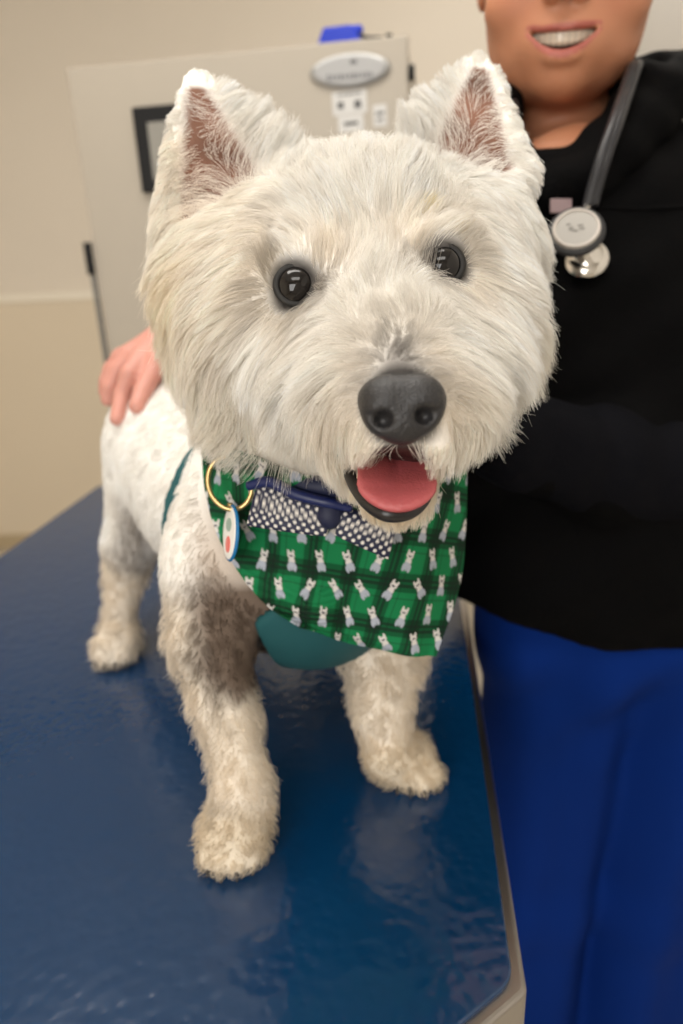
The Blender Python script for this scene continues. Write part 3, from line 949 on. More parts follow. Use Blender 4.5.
tone = (1 + .07 * rng.normal(size=(near.max() + 1, 1)))[near] * (1 + .05 * rng.normal(size=(len(p), 1)))
a_, f_ = patch(p); gcA = gcA * (1 - a_) + SHAVED * a_; gcA = gcA * (1 - f_) + DARK * .6 * f_
hair_object('body_coat', [(pts, np.clip(gcA * tone, 0, .95), np.full(len(p), .00021))], m_fur, DOG)
# ================================================================== exam table
TAB = empty('examination_table', (-.17, .75, 0))
tag(TAB, 'veterinary examination table with glossy dark blue top and steel edge under the terrier', 'table')
Ra, Rb, Cc, Dd_ = T(465, 590)[:2], T(519, 930)[:2], T(528, 986)[:2], T(484, 1024)[:2]
Lf = T(97, 484)[:2]
ta_ = (Ra - Cc) / np.linalg.norm(Ra - Cc); tp_ = np.array([-ta_[1], ta_[0]])      # along, across (towards the left side)
Wd = float((Lf - Cc) @ tp_); Ln = float((Lf - Cc) @ ta_)
cd = (Dd_ - Cc) / np.linalg.norm(Dd_ - Cc)
ch = .16
E1 = Cc + cd * ch
far = float((E1 - Cc) @ ta_); side = float((E1 - Cc) @ tp_)
loc = [(0, 0), (Ln - .02, 0), (Ln, .02), (Ln, Wd - .012), (Ln - .012, Wd), (0, Wd), (far, Wd - side), (far, side)]   # (along, across) from the corner
def plan(a, c): return Cc + ta_ * a + tp_ * c
def inset(poly, d):
    p = np.array(poly); n = len(p); out = []
    c = p.mean(0)
    for i in range(n):
        a, b, e = p[i - 1], p[i], p[(i + 1) % n]
        n1 = np.array([-(b - a)[1], (b - a)[0]]); n1 /= np.linalg.norm(n1); n2 = np.array([-(e - b)[1], (e - b)[0]]); n2 /= np.linalg.norm(n2)
        if n1 @ (c - b) < 0: n1 = -n1
        if n2 @ (c - b) < 0: n2 = -n2
        m = (n1 + n2); m = m / (m @ n1)
        out.append(b + m * d)
    return np.array(out)
def rounded(poly, r, seg=6):
    p = np.array(poly); n = len(p); out = []
    for i in range(n):
        a, b, e = p[i - 1], p[i], p[(i + 1) % n]
        u1 = (a - b); l1 = np.linalg.norm(u1); u2 = (e - b); l2 = np.linalg.norm(u2)
        rr = min(r, l1 * .4, l2 * .4)
        p1, p2 = b + u1 / l1 * rr, b + u2 / l2 * rr
        for t in np.linspace(0, 1, seg): out.append((1 - t) ** 2 * p1 + 2 * t * (1 - t) * b + t * t * p2)
    return np.array(out)
def prism(poly, z0, z1):
    bm = bmesh.new(); n = len(poly)
    lo = [bm.verts.new((*q, z0)) for q in poly]; hi = [bm.verts.new((*q, z1)) for q in poly]
    bm.faces.new(hi); bm.faces.new(lo[::-1])
    for i in range(n): bm.faces.new((lo[i], lo[(i + 1) % n], hi[(i + 1) % n], hi[i]))
    return bm
steel = mat('brushed_steel', (.40, .37, .34), .28, metal=1, noise=(40, .08))
base_poly = [plan(*q) for q in loc]
bm_obj('steel_tray', prism(rounded(base_poly, .004), TABLE_Z - .040, TABLE_Z - .004), steel, TAB, bevel=.003)
top_poly = rounded(inset(base_poly, .0075), .009)
blue = mat('table_laminate', srgb(1, 49, 88), .17)
blue.node_tree.nodes['Principled BSDF'].inputs['IOR'].default_value = 1.75
nt = blue.node_tree; n = nt.nodes; L = nt.links; bs = n['Principled BSDF']
tc = n.new('ShaderNodeTexCoord')
vo = n.new('ShaderNodeTexVoronoi'); vo.feature = 'SMOOTH_F1'; vo.inputs['Scale'].default_value = 125; L.new(tc.outputs['Object'], vo.inputs['Vector'])
no = n.new('ShaderNodeTexNoise'); no.inputs['Scale'].default_value = 55; no.inputs['Detail'].default_value = 2; L.new(tc.outputs['Object'], no.inputs['Vector'])
ad = n.new('ShaderNodeMath'); ad.operation = 'ADD'; L.new(vo.outputs['Distance'], ad.inputs[0]); L.new(no.outputs['Fac'], ad.inputs[1])
bp = n.new('ShaderNodeBump'); bp.inputs['Strength'].default_value = .45; bp.inputs['Distance'].default_value = .0010
L.new(ad.outputs[0], bp.inputs['Height']); L.new(bp.outputs[0], bs.inputs['Normal'])
sc_ = n.new('ShaderNodeTexNoise'); sc_.inputs['Scale'].default_value = 7; sc_.inputs['Detail'].default_value = 6; L.new(tc.outputs['Object'], sc_.inputs['Vector'])
mr = n.new('ShaderNodeMapRange'); mr.inputs['From Min'].default_value = .35; mr.inputs['From Max'].default_value = .7; mr.inputs['To Min'].default_value = .13; mr.inputs['To Max'].default_value = .24
L.new(sc_.outputs['Fac'], mr.inputs['Value']); L.new(mr.outputs[0], bs.inputs['Roughness'])
bm_obj('table_mat', prism(top_poly, TABLE_Z - .005, TABLE_Z), blue, TAB, bevel=.0015)
ctr = plan(Ln * .45, Wd * .5)
grey_m = mat('painted_base', (.42, .41, .39), .45)
def zbox(name, c, size, z0, z1, m, par, bev=.004):
    bm = bmesh.new(); R = np.array([[*ta_, 0], [*tp_, 0], [0, 0, 1]])
    add_box(bm, (c[0], c[1], (z0 + z1) / 2), np.array([size[0], size[1], z1 - z0]), R)
    return bm_obj(name, bm, m, par, bevel=bev)
zbox('pedestal', ctr, (.34, .26), .05, TABLE_Z - .08, grey_m, TAB)
zbox('support_plate', ctr, (.62, .36), TABLE_Z - .08, TABLE_Z - .040, steel, TAB)
zbox('foot_plate', ctr, (.70, .46), 0.0, .05, grey_m, TAB, .01)

# ================================================================== room shell
def shell(name, c, size, m):
    bm = bmesh.new(); add_box(bm, c, np.array(size)); o = bm_obj(name, bm, m); o['kind'] = 'structure'; return o
wall_m = mat('wall_paint', srgb(236, 226, 211), .7, noise=(3, .02), bump=(220, .08, .001))
wains = mat('wainscot_paint', srgb(234, 220, 197), .6, noise=(3, .02))
white_m = mat('white_wall_paint', srgb(214, 210, 204), .7, noise=(3, .02))
X0, X1, Y0, Y1, ZC = -2.0, .98, -1.6, 3.1, 2.6
shell('floor', ((X0 + X1) / 2, (Y0 + Y1) / 2, -.05), (X1 - X0 + .2, Y1 - Y0 + .2, .1), mat('vinyl_floor', srgb(205, 196, 180), .35, noise=(14, .06)))
shell('ceiling', ((X0 + X1) / 2, (Y0 + Y1) / 2, ZC + .05), (X1 - X0 + .2, Y1 - Y0 + .2, .1), mat('ceiling_paint', (.80, .79, .76), .8))
shell('wall_back', ((X0 + X1) / 2, Y1 + .05, ZC / 2), (X1 - X0 + .2, .1, ZC), wall_m)
shell('wall_front', ((X0 + X1) / 2, Y0 - .05, ZC / 2), (X1 - X0 + .2, .1, ZC), white_m)
shell('wall_left', (X0 - .05, (Y0 + Y1) / 2, ZC / 2), (.1, Y1 - Y0, ZC), wall_m)
shell('wall_right', (X1 + .05, (Y0 + Y1) / 2, ZC / 2), (.1, Y1 - Y0, ZC), white_m)
bm = bmesh.new(); add_box(bm, ((X0 + X1) / 2, Y1 - .012, .60), np.array([X1 - X0, .024, 1.06])); o = bm_obj('trim_1', bm, wains); o['kind'] = 'structure'
bm = bmesh.new(); add_box(bm, ((X0 + X1) / 2, Y1 - .016, 1.145), np.array([X1 - X0, .032, .040])); o = bm_obj('trim_2', bm, mat('rail_paint', srgb(250, 242, 226), .5), bevel=.008); o['kind'] = 'structure'
bm = bmesh.new(); add_box(bm, ((X0 + X1) / 2, Y1 - .018, .035), np.array([X1 - X0, .036, .07])); o = bm_obj('baseboard_back', bm, mat('baseboard_paint', srgb(196, 178, 146), .5), bevel=.004); o['kind'] = 'structure'

# ================================================================== grey equipment cabinet behind the table
ZT = P(65, 68, 1.32)[2]
cA = P(65, 68, 1.32); dB = ray(408, 34); cB = CAM + dB * ((ZT - CAM[2]) / dB[2])
fx = cB - cA; fx[2] = 0; CW = np.linalg.norm(fx); fx /= CW
fy = np.array([-fx[1], fx[0], 0]);  fy = fy if fy[1] > 0 else -fy
CAB = empty('equipment_cabinet', (*(cA + fx * CW / 2 + fy * .2)[:2], 0))
tag(CAB, 'tall beige grey metal cabinet behind the dog with small dark display and oval badge', 'cabinet')
Rf = np.stack([fx, fy, [0, 0, 1.]])
beige = mat('cabinet_enamel', srgb(180, 171, 157), .45, noise=(6, .015))
def fbox(name, x, z, w, h, d, out, m, par, bev=.002, rot=0):
    """box on the cabinet front: x from its left edge, z world height, d thick, standing OUT metres proud of the face"""
    bm = bmesh.new(); c = np.array([cA[0], cA[1], 0]) + fx * x + np.array([0, 0, z]) - fy * (out - d / 2)
    R = Rf
    if rot: R = np.stack([fx * math.cos(rot) + np.array([0, 0, 1.]) * math.sin(rot), fy, np.array([0, 0, 1.]) * math.cos(rot) - fx * math.sin(rot)])
    add_box(bm, c, np.array([w, d, h]), R)
    return bm_obj(name, bm, m, par, bevel=bev)
def onface(u, v):
    d = ray(u, v); t = ((cA - CAM) @ fy) / (d @ fy); q = CAM + d * t
    return (q - cA) @ fx, q[2]
fbox('housing', CW / 2, (ZT - .06) / 2 + .06, CW - .012, ZT - .06, .45, -.022, beige, CAB, .006)
fbox('door', CW / 2, (ZT + .08) / 2 , CW, ZT - .08, .022, 0.0, beige, CAB, .004)
fbox('plinth', CW / 2, .03, CW - .05, .06, .40, -.05, grey_m, CAB)
dark = mat('dark_plastic', (.014, .014, .015), .5, spec=.2)
def rect(u0, v0, u1, v1):
    a = onface(u0, v0); b = onface(u1, v1); c = onface((u0 + u1) / 2, (v0 + v1) / 2)
    return c[0], c[1], abs(b[0] - a[0]), abs(a[1] - b[1])
rl = .035
x, z, w_, h_ = rect(134, 109, 205, 190)
dsp = fbox('display', x, z, w_, h_, .016, .012, dark, CAB, .003); dsp['label'] = 'black framed display'
x, z, w_, h_ = rect(150, 124, 196, 179)
fbox('screen', x, z, w_, h_, .003, .0145, mat('grey_screen', (.30, .29, .26), .2), dsp, .001)
# oval badge
bx, bz = onface(350, 71)
badge_m = mat('badge_metal', (.50, .50, .49), .35, metal=.6)
cc = np.array([cA[0], cA[1], 0]) + fx * bx + np.array([0, 0, bz]) - fy * .004
bw = (onface(390, 70)[0] - onface(309, 73)[0]) / 2; bh = abs(onface(350, 54)[1] - onface(350, 89)[1]) / 2
bu = np.array([0, 0, 1.])
bd = disc(cc, -fy, bu, fx, .0035, bh, bw, 'badge', badge_m, CAB); bd['label'] = 'oval silver badge with small dark lettering'
disc(cc - fy * .0032, -fy, bu, fx, .0012, bh * .86, bw * .90, 'badge_plate', mat('badge_grey', (.42, .42, .42), .4), bd)
bm = bmesh.new()
for i in range(11):
    if i in (): continue
    hh = [.010, .007, .007, .009, .007, .007, .010, .007, .007, .009, .007][i]
    q = np.array([cA[0], cA[1], 0]) + fx * (bx + (i - 5) * .0078) + np.array([0, 0, bz - .010]) - fy * .0084
    add_box(bm, q, np.array([.0050, .0010, hh]), Rf)
add_box(bm, np.array([cA[0], cA[1], 0]) + fx * (bx + .008) + np.array([0, 0, bz + .012]) - fy * .0084, np.array([.012, .001, .007]), Rf)
bm_obj('lettering', bm, mat('badge_ink', (.16, .16, .165), .5), bd)
paper = mat('sticker_paper', (.66, .65, .63), .6); ink = mat('sticker_ink', (.12, .12, .12), .6)
for (u0, v0, u1, v1, marks) in ((332, 92, 367, 113, ((-.26, -.1, .18, .30), (.24, -.1, .20, .34), (0, .34, .7, .06))), (338, 116, 364, 131, ((0, 0, .55, .22),)), (373, 105, 387, 126, ((0, .1, .6, .14), (0, -.2, .5, .1)))):
    x, z, w_, h_ = rect(u0, v0, u1, v1)
    s_ = fbox('sticker', x, z, w_, h_, .001, .001, paper, CAB, 0, rl)
    for mx_, mz_, mw_, mh_ in marks: fbox('print', x + mx_ * w_, z + mz_ * h_, mw_ * w_, mh_ * h_, .0006, .0015, ink, s_, 0, rl)
# long dark latch rod on the hinge side, small hinge pins
v_, f_ = tube([np.array([cA[0], cA[1], 0]) - fx * .006 - fy * .004 + np.array([0, 0, zz]) for zz in np.linspace(onface(80, 245)[1], .55, 14)], [.006] * 14, 10)
np_mesh('hinge_rod', v_, f_, mat('rod_grey', (.16, .155, .145), .4), CAB)
v_, f_ = tube([np.array([cA[0], cA[1], 0]) - fx * .008 - fy * .006 + np.array([0, 0, zz]) for zz in np.linspace(onface(80, 243)[1], onface(84, 275)[1], 6)], [.009] * 6, 12)
np_mesh('hinge', v_, f_, dark, CAB)
for zz in (onface(411, 73)[1],):
    v_, f_ = tube([np.array([cA[0], cA[1], 0]) + fx * (CW + .006) + np.array([0, 0, zz + e]) for e in (-.012, 0, .012)], [.006] * 3, 10)
    np_mesh('hinge', v_, f_, dark, CAB)
v_, f_ = tube([np.array([cA[0], cA[1], ZT]) + fx * (CW - .035 + e) + fy * .012 + np.array([0, 0, .003]) for e in (-.006, 0, .006)], [.004] * 3, 8)
np_mesh('pin', v_, f_, dark, CAB)
# blue strap lying on top
SB = P(344, 31, proj(cB)[2] + .03)
ST = empty('folded_strap', (np.array([cA[0], cA[1], ZT]) + fx * onface(340, 33)[0] + fy * .05))
tag(ST, 'bright blue folded strap with black end lying on top of the grey cabinet', 'strap')
s0 = onface(314, 33)[0]; s1 = onface(358, 33)[0]; s2 = onface(380, 33)[0]
top = lambda x, y, z: np.array([cA[0], cA[1], ZT]) + fx * x + fy * y + np.array([0, 0, z])
fs = Field(top(s0 - .03, 0, -.01) - .03, top(s2 + .03, .12, .05) + .03, .0022)
for k in range(4):
    z = .006 + k * .0065
    fs.union(rc(top(s0 + .006 + .003 * k, .03, z), top(s1 - .004 - .006 * k, .035, z + .001), .0055, .0060), .002)
    fs.union(rc(top(s0 + .008 + .003 * k, .055, z), top(s1 - .006 - .006 * k, .060, z + .001), .0055, .0060), .004)
fs.union(rc(top(s0 + .05, .045, .024), top(s1 - .004, .045, .026), .009, .0085), .008)
fs.apply(lambda d, p: np.maximum(d, ZT + .0003 - p[..., 2]))
v_, f_ = fs.mesh(); v_ = smooth(v_, f_, 1)
np_mesh('webbing', v_, f_, mat('strap_blue', srgb(10, 50, 190), .5, bump=(900, .4, .001)), ST)
fs = Field(top(s1 - .03, 0, -.01) - .03, top(s2 + .03, .12, .05) + .03, .0022)
fs.union(rc(top(s1 - .012, .045, .013), top(s1 + .008, .042, .008), .011, .007), .003)
fs.union(rc(top(s1 + .008, .042, .008), top(s2 - .004, .04, .0065), .007, .0055), .003)
fs.apply(lambda d, p: np.maximum(d, ZT + .0003 - p[..., 2]))
v_, f_ = fs.mesh(); np_mesh('strap_end', v_, f_, dark, ST)
# ================================================================== the person beside the table
PER = empty('person', (.27, .68, 0))
tag(PER, 'smiling person in black jacket and blue scrub trousers standing beside table, hand on dog', 'person')
SKIN = srgb(192, 131, 98)
m_skin2 = mat('person_skin', SKIN, .5, noise=(25, .06), bump=(500, .15, .0008), sss=.12, attr='Col')
# head frame: x to the viewer's right, y up, z out of the face
mouth = P(563, 39, .585)
hf = np.array([CAM[0] - mouth[0], CAM[1] - mouth[1], 0]); hf /= np.linalg.norm(hf)
hf = hf * math.cos(.06) + np.array([0, 0, -1]) * math.sin(.06)
hx = np.cross(np.array([0, 0, 1.]), hf); hx /= np.linalg.norm(hx); hx = hx if hx @ RIGHT > 0 else -hx
tl = math.radians(-2.0); hy = np.cross(hf, hx); hy = hy if hy[2] > 0 else -hy
hx, hy = hx * math.cos(tl) + hy * math.sin(tl), hy * math.cos(tl) - hx * math.sin(tl)
HA = np.stack([hx, hy, hf])
HS = .00102
H0 = mouth - (hy * -57 + hf * 87) * HS
def hp_(x, y, z): return H0 + (hx * x + hy * y + hf * z) * HS
def he(x, y, z, rx, ry, rz): return el(hp_(x, y, z), np.array([rx, ry, rz]) * HS, HA)
def hr(a, b, ra, rb): return rc(hp_(*a), hp_(*b), ra * HS, rb * HS)

neckB = hp_(0, -185, -38)
shR = np.array([.085, .735, 1.262]); shL = np.array([.405, .725, 1.275])
elR, elL = np.array([-.02, .93, 1.12]), P(748, 486, .62)
wrR, wrL = P(186, 338, .70), P(510, 440, .535)
fp = Field((-.27, .38, .86), (.58, 1.05, 1.66), .0026)
U = fp.union
U(he(0, 38, -14, 78, 84, 94), 0)
U(he(0, -16, 20, 72, 80, 66), .02)
U(he(0, -58, 24, 57, 36, 52), .025)
U(he(0, -83, 60, 19, 14, 18), .020)
U(he(-44, -26, 54, 25, 19, 20), .014); U(he(44, -26, 54, 25, 19, 20), .014)
U(he(0, -54, 69, 33, 20, 18), .016)
U(hr((0, 12, 86), (0, -22, 103), 7.5, 9.5), .010)
U(he(-12, -25, 91, 7.5, 7, 9), .006); U(he(12, -25, 91, 7.5, 7, 9), .006)
U(he(0, 28, 78, 58, 8, 12), .012)
fp.cut(he(-32, 14, 92, 15, 10, 14), .008); fp.cut(he(32, 14, 92, 15, 10, 14), .008)
U(he(-32, 14, 76, 16, 8.5, 9), .004); U(he(32, 14, 76, 16, 8.5, 9), .004)
for s in (-1, 1):
    U(hr((s * 27, -48.5, 72), (s * 8, -47.5, 85.5), 2.2, 3.2), .006)
    U(hr((s * 25, -56, 74), (s * 9, -68, 84), 2.6, 4.2), .006); U(hr((s * 9, -68, 84), (0, -69, 85), 4.2, 4.4), .006)
TOPL = lambda x: -51.0 + 3.0 * (np.abs(x) / 29) ** 2
BOTL = lambda x: -64.0 + 15.5 * np.minimum(np.abs(x) / 29, 1.2) ** 2
def smile(p):
    q = (p - H0) @ HA.T / HS
    x, y, z = q[..., 0], q[..., 1], q[..., 2]
    return np.maximum.reduce([(y - TOPL(x)) * .9, (BOTL(x) - y) * .75, 62 - z, np.abs(x) - 29.5]) * HS
fp.cut((smile, hp_(0, -57, 85) - .04, hp_(0, -57, 85) + .04), .0015)
fp.cut(he(-6, -28, 98, 3.2, 4, 3), .002); fp.cut(he(6, -28, 98, 3.2, 4, 3), .002)
U(he(-79, 17, -14, 7, 29, 16), .008); U(he(79, 15, -12, 7, 30, 16), .008)
fp.cut(he(-85, 16, -8, 4, 18, 9), .004); fp.cut(he(85, 16, -8, 4, 18, 9), .004)
U(rc(hp_(0, -60, -28), neckB - hf * .008, .051, .055), .012)
U(rc(neckB, (shR + shL) / 2 + [0, .02, -.08], .056, .07), .04)
U(el(np.array([.255, .70, 1.12]), (.150, .10, .19), np.eye(3)), .05)
U(el(np.array([.27, .69, .95]), (.145, .10, .13), np.eye(3)), .05)
for a, b, c in ((shR, elR, wrR), (shL, elL, wrL)):
    U(rc((shR + shL) / 2, a, .06, .052), .04)
    U(rc(a, b, .046, .036), .02); U(rc(b, c, .037, .024), .015)
# right hand lying on the terrier's rump
def rz(u, v, lift, default=.66): return P(u, v, fd.depth(u, v, .56, .76, default) - lift)
def chain(pts, rads, k=.004):
    for i in range(len(pts) - 1): U(rc(pts[i], pts[i + 1], rads[i], rads[i + 1]), k)
palm = P(158, 352, .672)
U(rc(wrR, P(168, 340, .682), .022, .017), .012)
kn = [P(157, 360, .652), P(143, 357, .658), P(131, 356, .667), P(122, 358, .678)]
for k_ in kn: U(rc(P(168, 342, .680), k_, .0175, .0105), .008)
chain([kn[0], rz(151, 376, .016), rz(143, 391, .015), rz(137, 406, .012)], [.0110, .0096, .0088, .0076], .002)
chain([kn[1], rz(130, 374, .018), rz(123, 394, .014, .660), rz(117, 419, .012, .662)], [.0108, .0092, .0082, .0068], .002)
chain([kn[2], P(118, 371, .664), P(111, 386, .664), P(108, 399, .668)], [.0108, .0096, .0086, .0074], .002)
chain([kn[3], P(112, 370, .682), P(107, 382, .684), P(105, 392, .688)], [.0100, .0088, .0078, .0066], .002)
chain([P(176, 346, .672), P(178, 362, .652), rz(182, 372, .012), rz(186, 382, .012)], [.0150, .0120, .0100, .0085])
# left hand steadying the chest, behind the terrier's cheek
U(rc(wrL, P(488, 432, .528), .024, .022), .01)
for i, (du, dv_) in enumerate(((0, -14), (3, -4), (4, 6), (2, 15))):
    a = P(486 + du * .5, 428 + dv_ * .8, .526); b = P(470 + du, 422 + dv_, .516); c = P(456 + du * 1.5, 424 + dv_ * 1.1, .512 - .002 * i)
    chain([a, b, c], [.0115, .0095, .0075])
chain([P(495, 420, .526), P(484, 404, .514), P(472, 398, .508)], [.0125, .0105, .0085])
V2, F2 = fp.mesh(); V2 = smooth(V2, F2, 1, .4)
q = (V2 - H0) @ HA.T / HS
c2 = np.tile(SKIN, (len(V2), 1))
lipc = srgb(172, 88, 84)
yy = q[:, 1]; xx = q[:, 0]
ax = np.abs(xx)
upb = np.clip(1 - np.abs(yy - (TOPL(xx) + 2.0)) / (3.2 * (1 - .5 * (ax / 31) ** 2)), 0, 1)
lob = np.clip(1 - np.abs(yy - (BOTL(xx) - 3.2)) / (4.6 * (1 - .6 * np.minimum(ax / 31, 1) ** 2)), 0, 1)
w = (np.clip(np.maximum(upb, lob) * 2.2, 0, 1) * (ax < 31) * (q[:, 2] > 60))[:, None] * .8
c2 = c2 * (1 - w) + lipc * w
inn = ((ax < 29) & (yy < TOPL(xx) + .6) & (yy > BOTL(xx) - .6) & (q[:, 2] > 50) & (q[:, 2] < 82.0 - 12 * (ax / 29) ** 2))[:, None]
c2 = np.where(inn, np.array([.06, .015, .013]), c2)
blush = (np.exp(-(((np.abs(xx) - 40) / 20) ** 2 + ((yy + 25) / 20) ** 2)) * (q[:, 2] > 20))[:, None] * .3
c2 = c2 * (1 - blush) + srgb(178, 105, 82) * blush
hd = np.linalg.norm(V2 - P(130, 375, .66), axis=1)[:, None]; w = np.clip((.13 - hd) / .03, 0, 1) * .95
c2 = c2 * (1 - w) + srgb(208, 148, 134) * w
np_mesh('body', V2, F2, m_skin2, PER, c2)
# teeth, one smooth arc parted in the material
TV, TF, TC = [], [], []
nt_ = 120
for i in range(nt_ + 1):
    s = -1 + 2 * i / nt_; x = s * 26
    ed = abs(((s * 5 + .0) % 1) - .5) * 2
    gap = 1 if ed < .9 else 0
    zz = 82.5 - 13 * s * s - (0 if gap else .7)
    for j, yv in enumerate((-47.0, -52, -57, -61.0 + 7.5 * s * s)):
        TV.append(hp_(x, yv + (.7 * (ed ** 6) if j == 3 else 0), zz - (.8 if j == 3 else 0) + (.5 if j in (1, 2) else 0)))
        TC.append(np.array([.66, .57, .45]) * (1 if gap else .55))
for i in range(nt_):
    for j in range(3): TF.append((i * 4 + j, i * 4 + j + 1, i * 4 + 5 + j, i * 4 + 4 + j))
te = np_mesh('teeth', np.array(TV), np.array(TF), mat('teeth_enamel', (.8, .72, .6), .25, attr='Col'), PER, np.array(TC))
so = te.modifiers.new('thickness', 'SOLIDIFY'); so.thickness = .002
# eyes
for s in (-1, 1):
    bm = bmesh.new(); bmesh.ops.create_uvsphere(bm, u_segments=24, v_segments=16, radius=.0118)
    bmesh.ops.translate(bm, verts=bm.verts, vec=Vector(hp_(s * 32, 14, 73.8)))
    eo = bm_obj('eye', bm, mat('eye_white', (.75, .72, .68), .15), PER, sm=True)
    disc(hp_(s * 32, 13.2, 85.2), hf, hy, hx, .0006, .0055, .0055, 'iris', mat('iris_brown', (.05, .025, .012), .1), eo)
    v_, f_ = tube([hp_(s * x, y, 88 - (x - 32) ** 2 * .03) for x, y in ((16, 29), (26, 33), (38, 33), (48, 28))], [.0015, .0026, .0024, .001], 8)
    np_mesh('eyebrow', v_, f_, mat('brow_hair', (.06, .035, .02), .7), PER)
# hair, drawn back
hh_ = Field(H0 - .16, H0 + .16, .004)
hh_.union(he(0, 46, -22, 80, 88, 96), 0)
hh_.union(he(0, -30, -78, 40, 55, 40), .03)
def hair_trim(d, p):
    q = (p - H0) @ HA.T / HS
    return np.maximum(d, (q[..., 2] - 52 + np.clip(62 - q[..., 1], 0, 200) * 1.05) * HS * .7)
hh_.apply(hair_trim)
v_, f_ = hh_.mesh(); v_ = smooth(v_, f_, 2)
np_mesh('hair', v_, f_, mat('brown_hair', (.055, .032, .018), .5, noise=(70, .4), bump=(160, .6, .003)), PER)

# jacket
black = mat('black_fleece', (.0016, .0015, .0017), .8, bump=(420, .5, .002), sheen=.0, spec=.06)
fj = Field((-.24, .36, .78), (.64, 1.08, 1.50), .0042)
U = fj.union
mid = (shR + shL) / 2
U(rc(shR + [0, 0, -.005], shL + [0, 0, -.005], .070, .072), .03)
U(el(np.array([.25, .700, 1.13]), (.186, .122, .165), np.eye(3)), .06)
U(el(np.array([.285, .668, .96]), (.192, .135, .185), np.eye(3)), .07)
U(rc(P(505, 520, .68), P(520, 575, .70), .045, .04), .05)
U(rc(shR, elR, .064, .052), .035); U(rc(elR, wrR + (elR - wrR) * .22, .052, .037), .02)
U(rc(shL, elL, .066, .054), .035); U(rc(elL, P(605, 465, .585), .046, .042), .025); U(rc(P(605, 465, .585), wrL, .041, .034), .02)
fj.cut(rc(P(572, 90, .60), P(545, 138, .60), .045, .028), .012)
fj.cut(rc(hp_(0, -60, -18), hp_(0, -165, -30), .070, .066), .008)
hemn = D(.10, 1.0, .0); hem_pt = P(580, 632, .72)
def wrinkle(d, p):
    w = .0035 * (np.sin(p[..., 2] * 55 + p[..., 0] * 30 + 2 * np.sin(p[..., 0] * 23)) + .7 * np.sin(p[..., 2] * 95 - p[..., 0] * 60 + p[..., 1] * 40))
    d = d + w * .6
    u = p @ np.array([.0, 0, 1.])
    hem = .884 - .16 * np.clip(.22 - p[..., 0], -.02, .1) * -1.6 - p[..., 2]
    return np.maximum(d, hem * .9)
fj.apply(wrinkle)
v_, f_ = fj.mesh(); v_ = smooth(v_, f_, 2)
jac = np_mesh('jacket', v_, f_, black, PER)
# collar: a thick folded stand round the neck, open at the throat
cpath = catmull([P(536, 172, .606), P(572, 164, .600), P(603, 138, .602), P(627, 107, .618), P(646, 84, .655), hp_(40, -150, -95), hp_(-10, -145, -105), hp_(-58, -140, -70), P(504, 100, .67), P(506, 135, .635), P(520, 166, .612)], 8)
fc = Field(cpath.min(0) - .05, cpath.max(0) + .05, .0032)
for i in range(len(cpath) - 1): fc.union(rc(cpath[i], cpath[i + 1], .0150, .0150), .004)
low_ = cpath + np.array([0, 0, -.022]) + (cpath - neckB) * [.12, .12, 0]
for i in range(len(cpath) - 1): fc.union(rc(low_[i], low_[i + 1], .017, .017), .012)
h1 = catmull([P(612, 165, .605), P(645, 125, .62), P(672, 92, .64), P(692, 76, .69), P(692, 72, .76)], 6)
for i in range(len(h1) - 1): fc.union(rc(h1[i], h1[i + 1], .017, .020), .014)
for a_, b_, r_ in ((P(632, 84, .675), P(705, 74, .71), .024), (P(624, 88, .66), P(640, 100, .64), .016)): fc.union(rc(a_, b_, r_, r_), .012)
fc.apply(lambda d, p: d + .0016 * np.sin(p[..., 0] * 90 + p[..., 2] * 120))
v_, f_ = fc.mesh(); v_ = smooth(v_, f_, 2)
np_mesh('collar', v_, f_, black, jac)
# navy undersleeve showing along the near forearm
fn2 = Field((.05, .36, .92), (.60, .70, 1.24), .0036)
fn2.union(rc(elL + [0, -.005, 0], P(605, 462, .580), .0485, .0445), 0); fn2.union(rc(P(605, 462, .580), wrL, .0435, .0375), .015)
fn2.apply(lambda d, p: d + .0014 * np.sin(p[..., 0] * 130 + p[..., 2] * 70 + 2 * np.sin(p[..., 2] * 50)))
v_, f_ = fn2.mesh(); v_ = smooth(v_, f_, 2)
np_mesh('sleeve', v_, f_, mat('navy_sleeve', (.0022, .0023, .0040), .75, bump=(500, .4, .0015), sheen=.0, spec=.08), jac)
# chest seam, zip and small pale patch
def on_jacket(u, v, lift):
    for z in np.arange(.45, .85, .002):
        if fj.at(P(u, v, z)) < 0: return P(u, v, z - lift)
    return P(u, v, .6)
seam = catmull([on_jacket(u, v, .0005) for u, v in ((596, 208), (620, 209), (645, 209), (670, 208), (700, 206))], 6)
v_, f_ = tube(seam, .0022, 8); np_mesh('seam', v_, f_, black, jac)
zp = catmull([on_jacket(u, v, .0008) for u, v in ((540, 176), (536, 200), (530, 240), (524, 300), (520, 350))], 6)
v_, f_ = tube(zp, .0022, 8); np_mesh('zip', v_, f_, mat('zip_black', (.02, .02, .02), .35), jac)

